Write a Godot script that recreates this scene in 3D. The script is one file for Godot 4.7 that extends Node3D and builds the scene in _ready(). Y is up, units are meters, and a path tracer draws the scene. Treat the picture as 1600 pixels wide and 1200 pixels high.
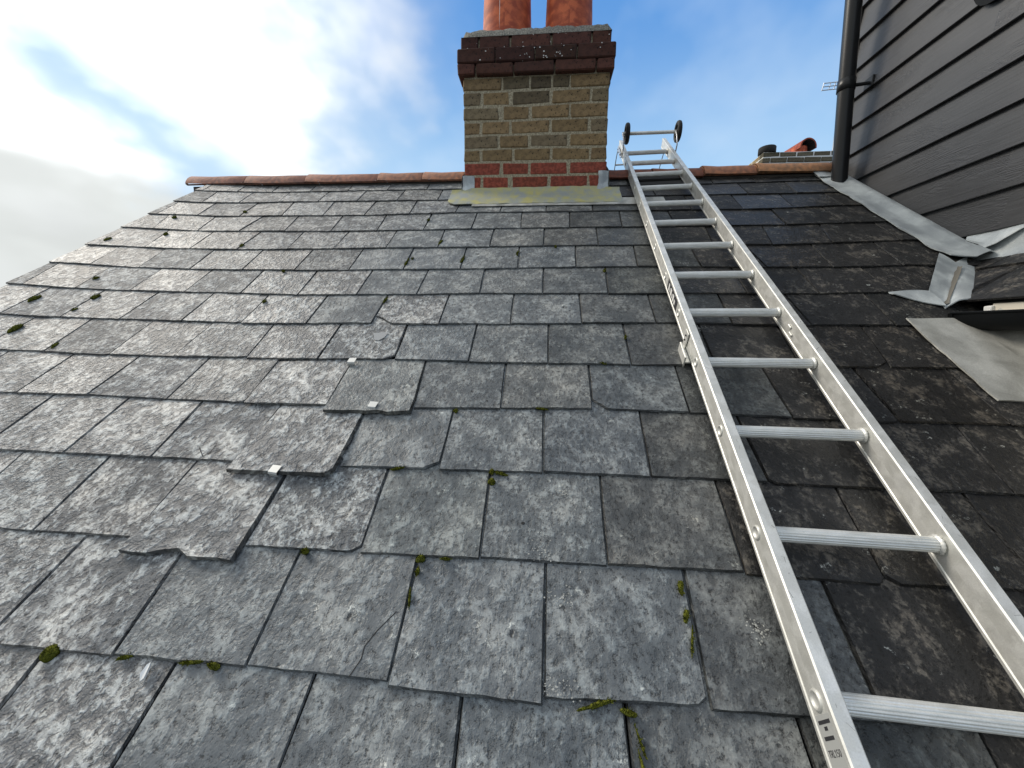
extends Node3D
# A slate roof seen from its eaves: chimney on the ridge, aluminium roof ladder, dark clad wall to the right.
# Roof axes: u along the ridge, v up the slope, h off the surface.
const PITCH := 0.62134
const P0 := Vector3(0.0, 0.72698, -0.90227)
var UD := Vector3(1, 0, 0)
var ND := Vector3(0, cos(PITCH), sin(PITCH))
var VD := Vector3(0, sin(PITCH), -cos(PITCH))
var rng := RandomNumberGenerator.new()
var used := {}
var M := {}

func _ready() -> void:
	rng.seed = 4711
	setup_camera()
	setup_light()
	make_materials()
	var ground = struct("ground", plane_mesh(400.0, -5.2), M.ground)
	build_roof()
	build_chimney()
	build_clad_wall()
	build_dormer()
	build_downpipe()
	build_ladder()
	build_far_chimney()
	build_small_things()

func setup_camera() -> void:
	var cam := Camera3D.new()
	cam.name = "camera"
	var b := Basis(Vector3(0.996121, 0.011778, -0.087199), Vector3(-0.023756, 0.990199, -0.137631), Vector3(0.084723, 0.139169, 0.986638))
	cam.transform = Transform3D(b.orthonormalized(), Vector3(-0.0130, -0.15236, 1.65952))
	cam.fov = 89.43
	cam.near = 0.02
	cam.far = 900.0
	add_child(cam)
	cam.current = true

func setup_light() -> void:
	var sun := DirectionalLight3D.new()
	sun.name = "sun"
	sun.light_energy = SUN_ENERGY
	sun.light_color = Color(1.0, 0.96, 0.9)
	sun.light_angular_distance = 20.0
	sun.shadow_enabled = true
	var to_sun := dir(-70.0, 38.0)
	sun.transform = Transform3D(Basis.looking_at(-to_sun, Vector3.UP), Vector3.ZERO)
	add_child(sun)
	var env := Environment.new()
	env.background_mode = Environment.BG_SKY
	var sky := Sky.new()
	var pm := PanoramaSkyMaterial.new()
	pm.panorama = sky_picture()
	sky.sky_material = pm
	env.sky = sky
	env.tonemap_mode = Environment.TONE_MAPPER_LINEAR
	env.tonemap_exposure = EXPOSURE
	env.sdfgi_enabled = true
	env.ssao_enabled = true
	env.ssil_enabled = true
	var we := WorldEnvironment.new()
	we.name = "world_environment"
	we.environment = env
	add_child(we)

const SUN_ENERGY := 0.5
const EXPOSURE := 1.5

func dir(az: float, el: float) -> Vector3:
	var a := deg_to_rad(az)
	var e := deg_to_rad(el)
	return Vector3(sin(a) * cos(e), sin(e), -cos(a) * cos(e))

func ss(a: float, b: float, x: float) -> float:
	return smoothstep(a, b, x)

func sky_picture() -> ImageTexture:
	var w := 1440
	var h := 720
	var big := FastNoiseLite.new()
	big.seed = 11; big.noise_type = FastNoiseLite.TYPE_SIMPLEX_SMOOTH; big.frequency = 1.5; big.fractal_octaves = 5; big.fractal_gain = 0.5
	var veil := FastNoiseLite.new()
	veil.seed = 23; veil.noise_type = FastNoiseLite.TYPE_SIMPLEX_SMOOTH; veil.frequency = 1.5; veil.fractal_octaves = 6; veil.fractal_gain = 0.53
	var data := PackedFloat32Array()
	data.resize(w * h * 3)
	var i := 0
	for y in h:
		var el := 90.0 - (y + 0.5) * 180.0 / h
		var e := deg_to_rad(el)
		for x in w:
			var az := wrapf((x + 0.5) * 360.0 / w, -180.0, 180.0)   # a panorama begins at -z
			var a := deg_to_rad(az)
			var d := Vector3(sin(a) * cos(e), sin(e), -cos(a) * cos(e))
			var up := maxf(d.y, 0.0)
			var p := d / (0.35 + up)                     # a layer of air overhead
			var n1: float = big.get_noise_3dv(p * Vector3(1, 1, 1))
			var n2: float = veil.get_noise_3dv(p * 1.4 + Vector3(7, 0, 3))
			# clear air: deep blue overhead, pale towards the horizon
			var t := ss(0.62, 0.28, up)
			var c := Vector3(0.080, 0.222, 0.50).lerp(Vector3(0.28, 0.445, 0.63), t)
			# thin veil everywhere
			var v := clampf(0.08 + 0.45 * n2 + 0.25 * n1, 0.0, 0.4)
			c = c.lerp(Vector3(0.46, 0.56, 0.68), v)
			# the cloud bank on the left, from its ragged edge round to the back
			var az2 := az + n1 * 13.0 + n2 * 17.0
			var bank := ss(-15.0, -40.0, az2 - (el - 24.0) * 0.25) * ss(-215.0, -150.0, az2)
			bank = maxf(bank, 0.85 * ss(-0.1, 0.3, n1 + 0.06) * ss(5.0, 60.0, absf(az) - 60.0))
			bank = maxf(bank, 0.8 * ss(0.62, 0.9, d.y + n1 * 0.1))
			# a long rift of blue in the bank
			var r := (el - 20.0 + (az + 46.0) * 0.50 + n1 * 2.0 + n2 * 5.0) / 2.9
			var rift := exp(-r * r) * ss(-61.0, -51.0, az) * ss(-33.0, -41.0, az) * clampf(1.0 + 1.2 * n2, 0.0, 1.0)
			var rift2 := exp(-pow((el - 22.5) / 3.2, 2.0) - pow((az + 57.0) / 4.0, 2.0))
			bank *= 1.0 - clampf(0.86 * rift + 0.25 * rift2, 0.0, 0.88)
			var glow := maxf(0.0, d.dot(dir(-52.0, 31.0)))
			var lum := 0.61 + 0.30 * pow(glow, 6.0) + 0.65 * pow(glow, 26.0)
			var cloud := Vector3(0.955, 0.985, 1.0) * lum
			var thin := ss(-46.0, -22.0, az2) * ss(-0.25, 0.25, n2 + 0.1) * ss(80.0, 20.0, absf(az))
			cloud = cloud.lerp(Vector3(0.47, 0.545, 0.61), 0.7 * thin)
			# grey undersides low down
			var grey := ss(19.0, 13.0, el + n1 * 6.0 + (az + 50.0) * 0.20) * (0.72 + 0.28 * ss(-0.5, 0.3, n2))
			cloud = cloud.lerp(Vector3(0.475, 0.495, 0.485), clampf(grey, 0.0, 1.0) * 0.95)
			# soft modelling
			cloud *= 1.0 + 0.22 * n2 + 0.14 * n1
			c = c.lerp(cloud, clampf(bank, 0.0, 1.0))
			if el < 0.0:
				c = Vector3(0.16, 0.17, 0.17).lerp(c, ss(-3.0, 0.0, el))
			data[i] = maxf(c.x, 0.0); data[i + 1] = maxf(c.y, 0.0); data[i + 2] = maxf(c.z, 0.0)
			i += 3
	return ImageTexture.create_from_image(Image.create_from_data(w, h, false, Image.FORMAT_RGBF, data.to_byte_array()))

# ---------------------------------------------------------------- nodes
func numbered(called: String) -> String:
	var n: int = used.get(called, 0)
	used[called] = n + 1
	return called if n == 0 else "%s_%03d" % [called, n]

func thing(called: String, label: String, category: String, at := Vector3.ZERO, group := "") -> Node3D:
	var o := Node3D.new()
	o.name = numbered(called)
	o.position = at
	o.set_meta("label", label)
	o.set_meta("category", category)
	if group: o.set_meta("group", group)
	add_child(o, true)
	return o

func part(called: String, mesh: Mesh, mat: Material, parent: Node3D, xf := Transform3D(), label := "") -> MeshInstance3D:
	var o := MeshInstance3D.new()
	var key := "%d:%s" % [parent.get_instance_id(), called]
	var n: int = used.get(key, 0)
	used[key] = n + 1
	o.name = called if n == 0 else "%s_%03d" % [called, n]
	o.mesh = mesh
	o.material_override = mat
	o.transform = xf
	o.cast_shadow = GeometryInstance3D.SHADOW_CASTING_SETTING_ON
	if label: o.set_meta("label", label)
	parent.add_child(o, true)
	return o

func struct(called: String, mesh: Mesh, mat: Material) -> MeshInstance3D:
	var o := part(called, mesh, mat, self)
	o.set_meta("kind", "structure")
	return o

# ---------------------------------------------------------------- shapes
func begin() -> SurfaceTool:
	var st := SurfaceTool.new()
	st.begin(Mesh.PRIMITIVE_TRIANGLES)
	st.set_smooth_group(-1)
	st.set_color(Color.WHITE)
	return st

func done(st: SurfaceTool) -> ArrayMesh:
	st.generate_normals()
	return st.commit()

func tri(st: SurfaceTool, a: Vector3, b: Vector3, c: Vector3, uvs := []) -> void:
	var pts := [a, b, c]
	for k in 3:
		if uvs.size() == 3:
			st.set_uv(uvs[k])
		else:
			st.set_uv(Vector2(pts[k].x + pts[k].z * 0.31, pts[k].y + pts[k].z * 0.71))
		st.add_vertex(pts[k])

# a, b, c, d run clockwise seen from the front
func quad(st: SurfaceTool, a: Vector3, b: Vector3, c: Vector3, d: Vector3, uvs := []) -> void:
	if uvs.size() == 4:
		tri(st, a, b, c, [uvs[0], uvs[1], uvs[2]]); tri(st, a, c, d, [uvs[0], uvs[2], uvs[3]])
	else:
		tri(st, a, b, c); tri(st, a, c, d)

func box(st: SurfaceTool, lo: Vector3, hi: Vector3, bevel := 0.0, wob := 0.0) -> void:
	# a box with chamfered edges; wob moves its corners a little
	var c := (lo + hi) * 0.5
	var e := (hi - lo) * 0.5
	var j := {}
	for sx in [-1, 1]:
		for sy in [-1, 1]:
			for sz in [-1, 1]:
				j[Vector3(sx, sy, sz)] = Vector3(rng.randf_range(-wob, wob), rng.randf_range(-wob, wob), rng.randf_range(-wob, wob))
	var p := func(s: Vector3, axis: int) -> Vector3:
		var q := Vector3(s.x * (e.x - (0.0 if axis == 0 else bevel)), s.y * (e.y - (0.0 if axis == 1 else bevel)), s.z * (e.z - (0.0 if axis == 2 else bevel)))
		return c + q + j[s]
	for axis in 3:
		for s in [-1.0, 1.0]:
			var a1 := (axis + 1) % 3
			var a2 := (axis + 2) % 3
			var ring := []
			for k in [[-1, -1], [1, -1], [1, 1], [-1, 1]]:
				var v := Vector3.ZERO
				v[axis] = s; v[a1] = k[0]; v[a2] = k[1]
				ring.append(p.call(v, axis))
			if s > 0: ring.reverse()
			quad(st, ring[0], ring[1], ring[2], ring[3])
	if bevel > 0.0:
		for axis in 3:                         # the twelve edges run along this axis
			var a1 := (axis + 1) % 3
			var a2 := (axis + 2) % 3
			for s1 in [-1.0, 1.0]:
				for s2 in [-1.0, 1.0]:
					var lo_ := Vector3.ZERO
					lo_[a1] = s1; lo_[a2] = s2; lo_[axis] = -1.0
					var hi_ := lo_
					hi_[axis] = 1.0
					var q := [p.call(lo_, a1), p.call(hi_, a1), p.call(hi_, a2), p.call(lo_, a2)]
					if s1 * s2 < 0: q.reverse()
					quad(st, q[0], q[1], q[2], q[3])
		for sx in [-1.0, 1.0]:
			for sy in [-1.0, 1.0]:
				for sz in [-1.0, 1.0]:
					var s := Vector3(sx, sy, sz)
					var t := [p.call(s, 0), p.call(s, 1), p.call(s, 2)]
					if sx * sy * sz > 0: t.reverse()
					tri(st, t[0], t[1], t[2])

func box_mesh(lo: Vector3, hi: Vector3, bevel := 0.0, wob := 0.0) -> ArrayMesh:
	var st := begin()
	box(st, lo, hi, bevel, wob)
	return done(st)

func frame_along(t: Vector3) -> Array:
	var a := Vector3.UP if absf(t.y) < 0.9 else Vector3.RIGHT
	var x := t.cross(a).normalized()
	return [x, t.cross(x).normalized()]

# a round bar through points; radii may differ per point
func tube(st: SurfaceTool, pts: Array, r: float, sides := 10, caps := true) -> void:
	st.set_smooth_group(1)
	var rings := []
	for i in pts.size():
		var t: Vector3 = (pts[mini(i + 1, pts.size() - 1)] - pts[maxi(i - 1, 0)]).normalized()
		var f := frame_along(t)
		if i > 0:                                # keep the frame from spinning
			var last: Vector3 = rings[i - 1][0] - pts[i - 1]
			var x := (last - t * last.dot(t)).normalized()
			f = [x, t.cross(x).normalized()]
		var ring := []
		for k in sides:
			var a := TAU * k / sides
			ring.append(pts[i] + (f[0] * cos(a) + f[1] * sin(a)) * r)
		rings.append(ring)
	for i in pts.size() - 1:
		for k in sides:
			var k2 := (k + 1) % sides
			quad(st, rings[i][k], rings[i + 1][k], rings[i + 1][k2], rings[i][k2])
	st.set_smooth_group(-1)
	if caps:
		for k in sides:
			var k2 := (k + 1) % sides
			tri(st, pts[0], rings[0][k], rings[0][k2])
			tri(st, pts[-1], rings[-1][k2], rings[-1][k])

# a body turned about the y axis; prof is a list of (radius, height)
func lathe(st: SurfaceTool, prof: Array, sides := 28, at := Vector3.ZERO, lumps := 0.0) -> void:
	st.set_smooth_group(1)
	for i in prof.size() - 1:
		for k in sides:
			var q := []
			for e in [[i, k], [i + 1, k], [i + 1, k + 1], [i, k + 1]]:
				var a: float = TAU * float(e[1] % sides) / sides
				var r: float = prof[e[0]].x * (1.0 + lumps * sin(a * 3.0 + prof[e[0]].y * 20.0))
				q.append(at + Vector3(cos(a) * r, prof[e[0]].y, sin(a) * r))
			var u0 := float(k) / sides
			var u1 := float(k + 1) / sides
			quad(st, q[0], q[1], q[2], q[3], [Vector2(u0, prof[i].y), Vector2(u0, prof[i + 1].y), Vector2(u1, prof[i + 1].y), Vector2(u1, prof[i].y)])
	st.set_smooth_group(-1)

# a section (x, y) drawn along z from z0 to z1, ends closed; the section runs clockwise
func extrude(st: SurfaceTool, sec: PackedVector2Array, z0: float, z1: float) -> void:
	var n := sec.size()
	for i in n:
		var a := sec[i]
		var b := sec[(i + 1) % n]
		quad(st, Vector3(a.x, a.y, z1), Vector3(a.x, a.y, z0), Vector3(b.x, b.y, z0), Vector3(b.x, b.y, z1))
	var ids := Geometry2D.triangulate_polygon(sec)
	for i in range(0, ids.size(), 3):
		var a := sec[ids[i]]
		var b := sec[ids[i + 1]]
		var c := sec[ids[i + 2]]
		if (b - a).cross(c - a) > 0.0:
			var t := b; b = c; c = t
		tri(st, Vector3(a.x, a.y, z1), Vector3(b.x, b.y, z1), Vector3(c.x, c.y, z1))
		tri(st, Vector3(a.x, a.y, z0), Vector3(c.x, c.y, z0), Vector3(b.x, b.y, z0))

# a sheet over a grid of points: rows of Vector3, its underside left to the renderer
func sheet(st: SurfaceTool, rows: Array, smooth := true, thick := Vector3.ZERO) -> void:
	st.set_smooth_group(1 if smooth else -1)
	for i in rows.size() - 1:
		for k in rows[i].size() - 1:
			var a: Vector3 = rows[i][k]
			var b: Vector3 = rows[i + 1][k]
			var c: Vector3 = rows[i + 1][k + 1]
			var d: Vector3 = rows[i][k + 1]
			quad(st, a, b, c, d)
	st.set_smooth_group(-1)
	if thick != Vector3.ZERO:
		var edge := []
		for k in rows[0].size(): edge.append(rows[0][k])
		for i in range(1, rows.size()): edge.append(rows[i][-1])
		for k in range(rows[-1].size() - 2, -1, -1): edge.append(rows[-1][k])
		for i in range(rows.size() - 2, 0, -1): edge.append(rows[i][0])
		for i in edge.size():
			var p: Vector3 = edge[i]
			var q: Vector3 = edge[(i + 1) % edge.size()]
			quad(st, p, q, q - thick, p - thick)

func plane_mesh(size: float, y: float) -> ArrayMesh:
	var st := begin()
	quad(st, Vector3(-size, y, -size), Vector3(size, y, -size), Vector3(size, y, size), Vector3(-size, y, size))
	return done(st)

func on_roof(u: float, v: float, h := 0.0) -> Vector3:
	return P0 + UD * u + VD * v + ND * h

func roof_xf(u: float, v: float, turn := 0.0, h := 0.0) -> Transform3D:
	return Transform3D(Basis(UD, ND, -VD) * Basis(Vector3.UP, turn), on_roof(u, v, h))

func kick(u: float) -> float:                  # the slates lift a little at the verge
	var t := clampf((-1.75 - u) / 0.85, 0.0, 1.0)
	return 0.035 * t * t * (3.0 - 2.0 * t)

# ---------------------------------------------------------------- materials
func noise(sd: int, freq: float, oct := 4, type := FastNoiseLite.TYPE_SIMPLEX_SMOOTH, warp := 0.0) -> FastNoiseLite:
	var n := FastNoiseLite.new()
	n.seed = sd
	n.noise_type = type
	n.frequency = freq
	n.fractal_octaves = oct
	if oct < 2: n.fractal_type = FastNoiseLite.FRACTAL_NONE
	if warp > 0.0:
		n.domain_warp_enabled = true
		n.domain_warp_amplitude = warp
		n.domain_warp_frequency = freq * 1.6
		n.domain_warp_fractal_octaves = 3
	return n

func bytes(n: FastNoiseLite, w: int, h: int, sx := 1, sy := 1) -> PackedByteArray:
	var im := n.get_image(w / sx, h / sy, false, false, true)
	if sx > 1 or sy > 1: im.resize(w, h, Image.INTERPOLATE_CUBIC)
	im.convert(Image.FORMAT_L8)
	return im.get_data()

func tex(w: int, h: int, rgb: PackedByteArray) -> ImageTexture:
	return ImageTexture.create_from_image(Image.create_from_data(w, h, false, Image.FORMAT_RGB8, rgb))

func grey_tex(w: int, h: int, b: PackedByteArray) -> ImageTexture:
	return ImageTexture.create_from_image(Image.create_from_data(w, h, false, Image.FORMAT_L8, b))

func mat(albedo: Color, rough: float, metal := 0.0, spec := 0.5) -> StandardMaterial3D:
	var m := StandardMaterial3D.new()
	m.albedo_color = albedo
	m.roughness = rough
	m.metallic = metal
	m.metallic_specular = spec
	m.vertex_color_use_as_albedo = true
	return m

func lin(r: float, g: float, b: float) -> Color:
	return Color(r, g, b).linear_to_srgb()

func relief(m: StandardMaterial3D, t: Texture2D, cm: float) -> void:
	m.heightmap_enabled = true
	m.heightmap_texture = t
	m.heightmap_scale = cm

func triplanar(m: StandardMaterial3D, per_metre: float, world := false) -> void:
	m.uv1_triplanar = true
	m.uv1_world_triplanar = world
	m.uv1_scale = Vector3.ONE * per_metre

# slate: smooth split stone with a faint grain; over it a blotched crust of lichen with curling pale veins,
# and sharp-edged flakes where the face has come away
func slate(sd: int, stone: Color, crust: Color, cover: float, depth: float, veins: float, flake: float, fleck: float, rough: float, cm: float) -> StandardMaterial3D:
	var w := 1024
	var n1 := bytes(noise(sd, 0.0155, 5, FastNoiseLite.TYPE_SIMPLEX_SMOOTH, 34.0), w, w)
	var n2 := bytes(noise(sd + 1, 0.075, 4, FastNoiseLite.TYPE_SIMPLEX_SMOOTH, 14.0), w, w)
	var n3 := bytes(noise(sd + 2, 0.0055, 3), w, w)
	var n4 := bytes(noise(sd + 3, 0.050, 3, FastNoiseLite.TYPE_SIMPLEX_SMOOTH, 20.0), w, w, 1, 2)
	var n5 := bytes(noise(sd + 4, 0.020, 4, FastNoiseLite.TYPE_SIMPLEX_SMOOTH, 34.0), w, w)
	var n6 := bytes(noise(sd + 5, 0.33, 2), w, w)
	var n7 := bytes(noise(sd + 6, 0.046, 3, FastNoiseLite.TYPE_SIMPLEX_SMOOTH, 26.0), w, w)
	var n8 := bytes(noise(sd + 7, 0.042, 2, FastNoiseLite.TYPE_SIMPLEX_SMOOTH, 40.0), w, w)
	var col := PackedByteArray()
	col.resize(w * w * 3)
	var hi := PackedByteArray()
	hi.resize(w * w)
	for i in w * w:
		var a: float = n1[i] / 255.0 - 0.5
		var f: float = n2[i] / 255.0 - 0.5
		var g: float = n6[i] / 255.0 - 0.5
		var l: float = n3[i] / 255.0 - 0.5
		var s: float = n4[i] / 255.0 - 0.5
		var x: float = a * 0.9 + l * 0.5 + f * 0.55 + s * 0.35
		var layer: float = clampf((x + cover - 0.5) * 4.2 + 0.5, 0.0, 1.0)
		var t: float = layer * (depth + 0.62 * f + 0.30 * s + 0.5 * a)
		# curling veins, the rims of old lichen
		var rv: float = clampf(1.0 - absf(n8[i] / 255.0 - 0.5) * 13.0, 0.0, 1.0)
		t += rv * veins * (0.35 + 0.65 * layer) * clampf(0.5 + 2.0 * f + 1.5 * s, 0.0, 1.0)
		var e: float = n7[i] / 255.0 * 0.75 + n5[i] / 255.0 * 0.25 + f * 0.16 - 1.0 + flake
		var bare: float = clampf(e * 18.0, 0.0, 1.0)
		t *= 1.0 - 0.85 * bare
		var rim: float = clampf(1.0 - absf(e + 0.010) * 55.0, 0.0, 1.0)
		var k: float = (1.0 + 0.12 * g + 0.14 * f + 0.16 * s + 0.34 * l + 0.22 * a) * (1.0 - 0.28 * rim) * (1.0 - 0.12 * bare)
		var pock: float = clampf((-f - g * 0.45 - s * 0.3 - 0.24) * 12.0, 0.0, 1.0)
		k *= 1.0 - 0.38 * pock
		var warm: float = (l + 0.5 * a) * 0.045
		var c := stone.lerp(crust, clampf(t, 0.0, 1.0))
		var wht: float = clampf((n5[i] / 255.0 - (0.90 - fleck)) * 16.0, 0.0, 1.0) * clampf((f + g * 0.4 - 0.02) * 9.0, 0.0, 1.0)
		c = c.lerp(Color(0.82, 0.83, 0.80), wht * 0.75)
		col[i * 3] = clampi(int(c.r * k * (1.0 + warm) * 255.0), 0, 255)
		col[i * 3 + 1] = clampi(int(c.g * k * 255.0), 0, 255)
		col[i * 3 + 2] = clampi(int(c.b * k * (1.0 - warm) * 255.0), 0, 255)
		hi[i] = clampi(int((0.45 + 0.18 * f + 0.22 * a + 0.06 * g + 0.20 * s - 0.16 * bare + 0.14 * layer + 0.05 * rv - 0.08 * pock) * 255.0), 0, 255)
	var m := mat(Color.WHITE, rough, 0.0, 0.4)
	m.albedo_texture = tex(w, w, col)
	relief(m, grey_tex(w, w, hi), cm)
	return m

# two tones mixed by noise, with a finer grain over them
func mottled(sd: int, a: Color, b: Color, freq: float, grain: float, w := 512, warp := 10.0, sharp := 2.2) -> Array:
	var n1 := bytes(noise(sd, freq, 5, FastNoiseLite.TYPE_SIMPLEX_SMOOTH, warp), w, w)
	var n2 := bytes(noise(sd + 1, 0.3, 2), w, w)
	var col := PackedByteArray()
	col.resize(w * w * 3)
	var hi := PackedByteArray()
	hi.resize(w * w)
	for i in w * w:
		var t := clampf((n1[i] / 255.0 - 0.5) * sharp + 0.5, 0.0, 1.0)
		var k := 1.0 + (n2[i] / 255.0 - 0.5) * 2.0 * grain
		var c := a.lerp(b, t) * k
		col[i * 3] = clampi(int(c.r * 255.0), 0, 255)
		col[i * 3 + 1] = clampi(int(c.g * 255.0), 0, 255)
		col[i * 3 + 2] = clampi(int(c.b * 255.0), 0, 255)
		hi[i] = clampi(int((t * 0.5 + n2[i] / 255.0 * 0.5) * 255.0), 0, 255)
	return [tex(w, w, col), grey_tex(w, w, hi)]

func make_materials() -> void:
	M.slate_pale = slate(100, Color(0.485, 0.483, 0.48), Color(0.74, 0.752, 0.742), 0.58, 0.48, 0.45, 0.44, 0.06, 0.56, 0.70)
	M.slate_mid = slate(200, Color(0.438, 0.450, 0.454), Color(0.60, 0.622, 0.62), 0.44, 0.27, 0.26, 0.38, 0.11, 0.50, 0.42)
	M.slate_dark = slate(300, Color(0.165, 0.163, 0.163), Color(0.385, 0.37, 0.345), 0.36, 0.42, 0.32, 0.30, 0.10, 0.44, 0.50)
	# some slates are smoother and glossier, some rougher
	for key in ["slate_pale", "slate_mid", "slate_dark"]:
		var kin := [M[key]]
		for r in [0.50, 0.66]:
			var d: StandardMaterial3D = M[key].duplicate()
			d.roughness = r
			kin.append(d)
		M[key + "_kin"] = kin
	var t: Array
	t = mottled(400, Color(0.74, 0.74, 0.74), Color(1.0, 1.0, 1.0), 0.03, 0.16)
	M.brick = mat(Color.WHITE, 0.92)
	M.brick.albedo_texture = t[0]
	relief(M.brick, t[1], 0.35)
	triplanar(M.brick, 2.6)
	# stock bricks: pitted and speckled with black
	M.stock = pitted()
	t = mottled(420, Color(0.56, 0.52, 0.44), Color(0.74, 0.70, 0.60), 0.05, 0.18)
	M.mortar = mat(Color.WHITE, 0.97)
	M.mortar.albedo_texture = t[0]
	relief(M.mortar, t[1], 0.5)
	triplanar(M.mortar, 3.0)
	t = mottled(430, Color(0.33, 0.33, 0.31), Color(0.62, 0.61, 0.57), 0.05, 0.25)
	M.flaunch = mat(Color.WHITE, 0.95)
	M.flaunch.albedo_texture = t[0]
	relief(M.flaunch, t[1], 0.8)
	triplanar(M.flaunch, 3.0)
	t = mottled(440, Color(0.62, 0.27, 0.16), Color(0.82, 0.42, 0.25), 0.014, 0.14, 512, 24.0, 2.8)
	M.pot = mat(Color.WHITE, 0.7)
	M.pot.albedo_texture = t[0]
	triplanar(M.pot, 2.0)
	t = mottled(450, Color(0.52, 0.40, 0.36), Color(0.70, 0.50, 0.41), 0.03, 0.14, 512, 16.0)
	M.ridge = mat(Color.WHITE, 0.82)
	M.ridge.albedo_texture = t[0]
	relief(M.ridge, t[1], 0.25)
	triplanar(M.ridge, 1.6)
	t = mottled(460, Color(0.58, 0.605, 0.62), Color(0.76, 0.785, 0.79), 0.010, 0.06, 512, 40.0, 2.4)
	M.lead = mat(Color.WHITE, 0.50, 0.15, 0.5)
	M.lead.albedo_texture = t[0]
	relief(M.lead, t[1], 0.10)
	triplanar(M.lead, 1.5)
	t = mottled(470, Color(0.57, 0.59, 0.575), Color(0.69, 0.665, 0.43), 0.012, 0.12, 512, 30.0, 2.4)
	M.apron = mat(Color.WHITE, 0.7)
	M.apron.albedo_texture = t[0]
	relief(M.apron, t[1], 0.10)
	triplanar(M.apron, 1.7)
	t = mottled(480, Color(0.55, 0.55, 0.53), Color(0.74, 0.74, 0.72), 0.01, 0.10, 512, 40.0)
	M.old_lead = mat(Color.WHITE, 0.6)
	M.old_lead.albedo_texture = t[0]
	relief(M.old_lead, t[1], 0.08)
	triplanar(M.old_lead, 1.5)
	M.silt = mat(lin(0.16, 0.148, 0.125), 0.95)
	# aluminium, dulled and scratched
	t = mottled(490, Color(0.82, 0.82, 0.80), Color(0.89, 0.89, 0.875), 0.016, 0.04, 512, 50.0, 2.4)
	var r: Array = mottled(500, Color(0.44, 0.44, 0.44), Color(0.56, 0.56, 0.56), 0.03, 0.15, 512, 30.0)
	M.alu = mat(Color.WHITE, 1.0, 0.55, 0.5)
	M.alu.albedo_texture = t[0]
	M.alu.roughness_texture = r[0]
	triplanar(M.alu, 2.2)
	M.tab = mat(lin(0.50, 0.51, 0.50), 0.5, 0.3)
	M.steel = mat(lin(0.5, 0.51, 0.53), 0.35, 0.9)
	M.rubber = mat(lin(0.018, 0.018, 0.018), 0.75)
	M.black = mat(lin(0.006, 0.007, 0.008), 0.45, 0.0, 0.2)
	M.pipe = mat(lin(0.009, 0.010, 0.012), 0.33, 0.0, 0.4)
	M.board = board_material()
	M.dark = mat(lin(0.02, 0.02, 0.02), 0.9)
	M.cream = mat(lin(0.62, 0.58, 0.50), 0.6)
	M.moss = moss_material()
	M.ground = mat(lin(0.12, 0.12, 0.10), 0.95)
	M.deck = mat(lin(0.03, 0.03, 0.03), 0.95)
	M.white = mat(lin(0.75, 0.75, 0.73), 0.7)
	M.ink = mat(lin(0.03, 0.03, 0.035), 0.6)
	M.bedding = mat(lin(0.06, 0.055, 0.05), 0.95)

func pitted() -> StandardMaterial3D:
	var w := 512
	var n1 := bytes(noise(411, 0.02, 4, FastNoiseLite.TYPE_SIMPLEX_SMOOTH, 14.0), w, w)
	var n2 := bytes(noise(412, 0.25, 2), w, w)
	var n3 := bytes(noise(413, 0.055, 2, FastNoiseLite.TYPE_SIMPLEX_SMOOTH, 8.0), w, w)
	var col := PackedByteArray()
	col.resize(w * w * 3)
	var hi := PackedByteArray()
	hi.resize(w * w)
	for i in w * w:
		var k: float = 0.72 + 0.34 * n1[i] / 255.0 + (n2[i] / 255.0 - 0.5) * 0.34
		var pit: float = clampf((n3[i] / 255.0 - 0.77) * 12.0, 0.0, 1.0)
		k = lerpf(k, 0.22, pit)
		col[i * 3] = clampi(int(k * 255.0), 0, 255)
		col[i * 3 + 1] = clampi(int(k * 252.0), 0, 255)
		col[i * 3 + 2] = clampi(int(k * 246.0), 0, 255)
		hi[i] = clampi(int((0.55 + 0.35 * n2[i] / 255.0 - 0.5 * pit) * 255.0), 0, 255)
	var m := mat(Color.WHITE, 0.93)
	m.albedo_texture = tex(w, w, col)
	relief(m, grey_tex(w, w, hi), 0.5)
	triplanar(m, 2.0)
	return m

# painted fibre-cement boards, embossed like sawn wood: the grain runs along the board
func board_material() -> StandardMaterial3D:
	var w := 1024
	var n1 := bytes(noise(510, 0.012, 3, FastNoiseLite.TYPE_SIMPLEX_SMOOTH, 30.0), w, w)
	var n2 := bytes(noise(511, 0.05, 3), w, w, 8, 1)
	var n3 := bytes(noise(512, 0.004, 2), w, w)
	var hi := PackedByteArray()
	hi.resize(w * w)
	var col := PackedByteArray()
	col.resize(w * w * 3)
	var rings := bytes(noise(513, 0.010, 2, FastNoiseLite.TYPE_SIMPLEX_SMOOTH, 20.0), w, w, 4, 1)
	for i in w * w:
		var g: float = 0.5 + 0.5 * sin(rings[i] / 255.0 * 95.0)
		var strength := clampf((n3[i] / 255.0 - 0.42) * 5.0, 0.0, 1.0)
		hi[i] = clampi(int((g * 0.32 * strength + n2[i] / 255.0 * 0.30) * 255.0), 0, 255)
		var k: float = 0.90 + 0.16 * (n1[i] / 255.0 - 0.5) + 0.08 * (n2[i] / 255.0 - 0.5)
		col[i * 3] = clampi(int(0.245 * k * 255.0), 0, 255)
		col[i * 3 + 1] = clampi(int(0.247 * k * 255.0), 0, 255)
		col[i * 3 + 2] = clampi(int(0.257 * k * 255.0), 0, 255)
	var m := mat(Color.WHITE, 0.46, 0.0, 0.5)
	m.albedo_texture = tex(w, w, col)
	relief(m, grey_tex(w, w, hi), 0.16)
	return m

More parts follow.
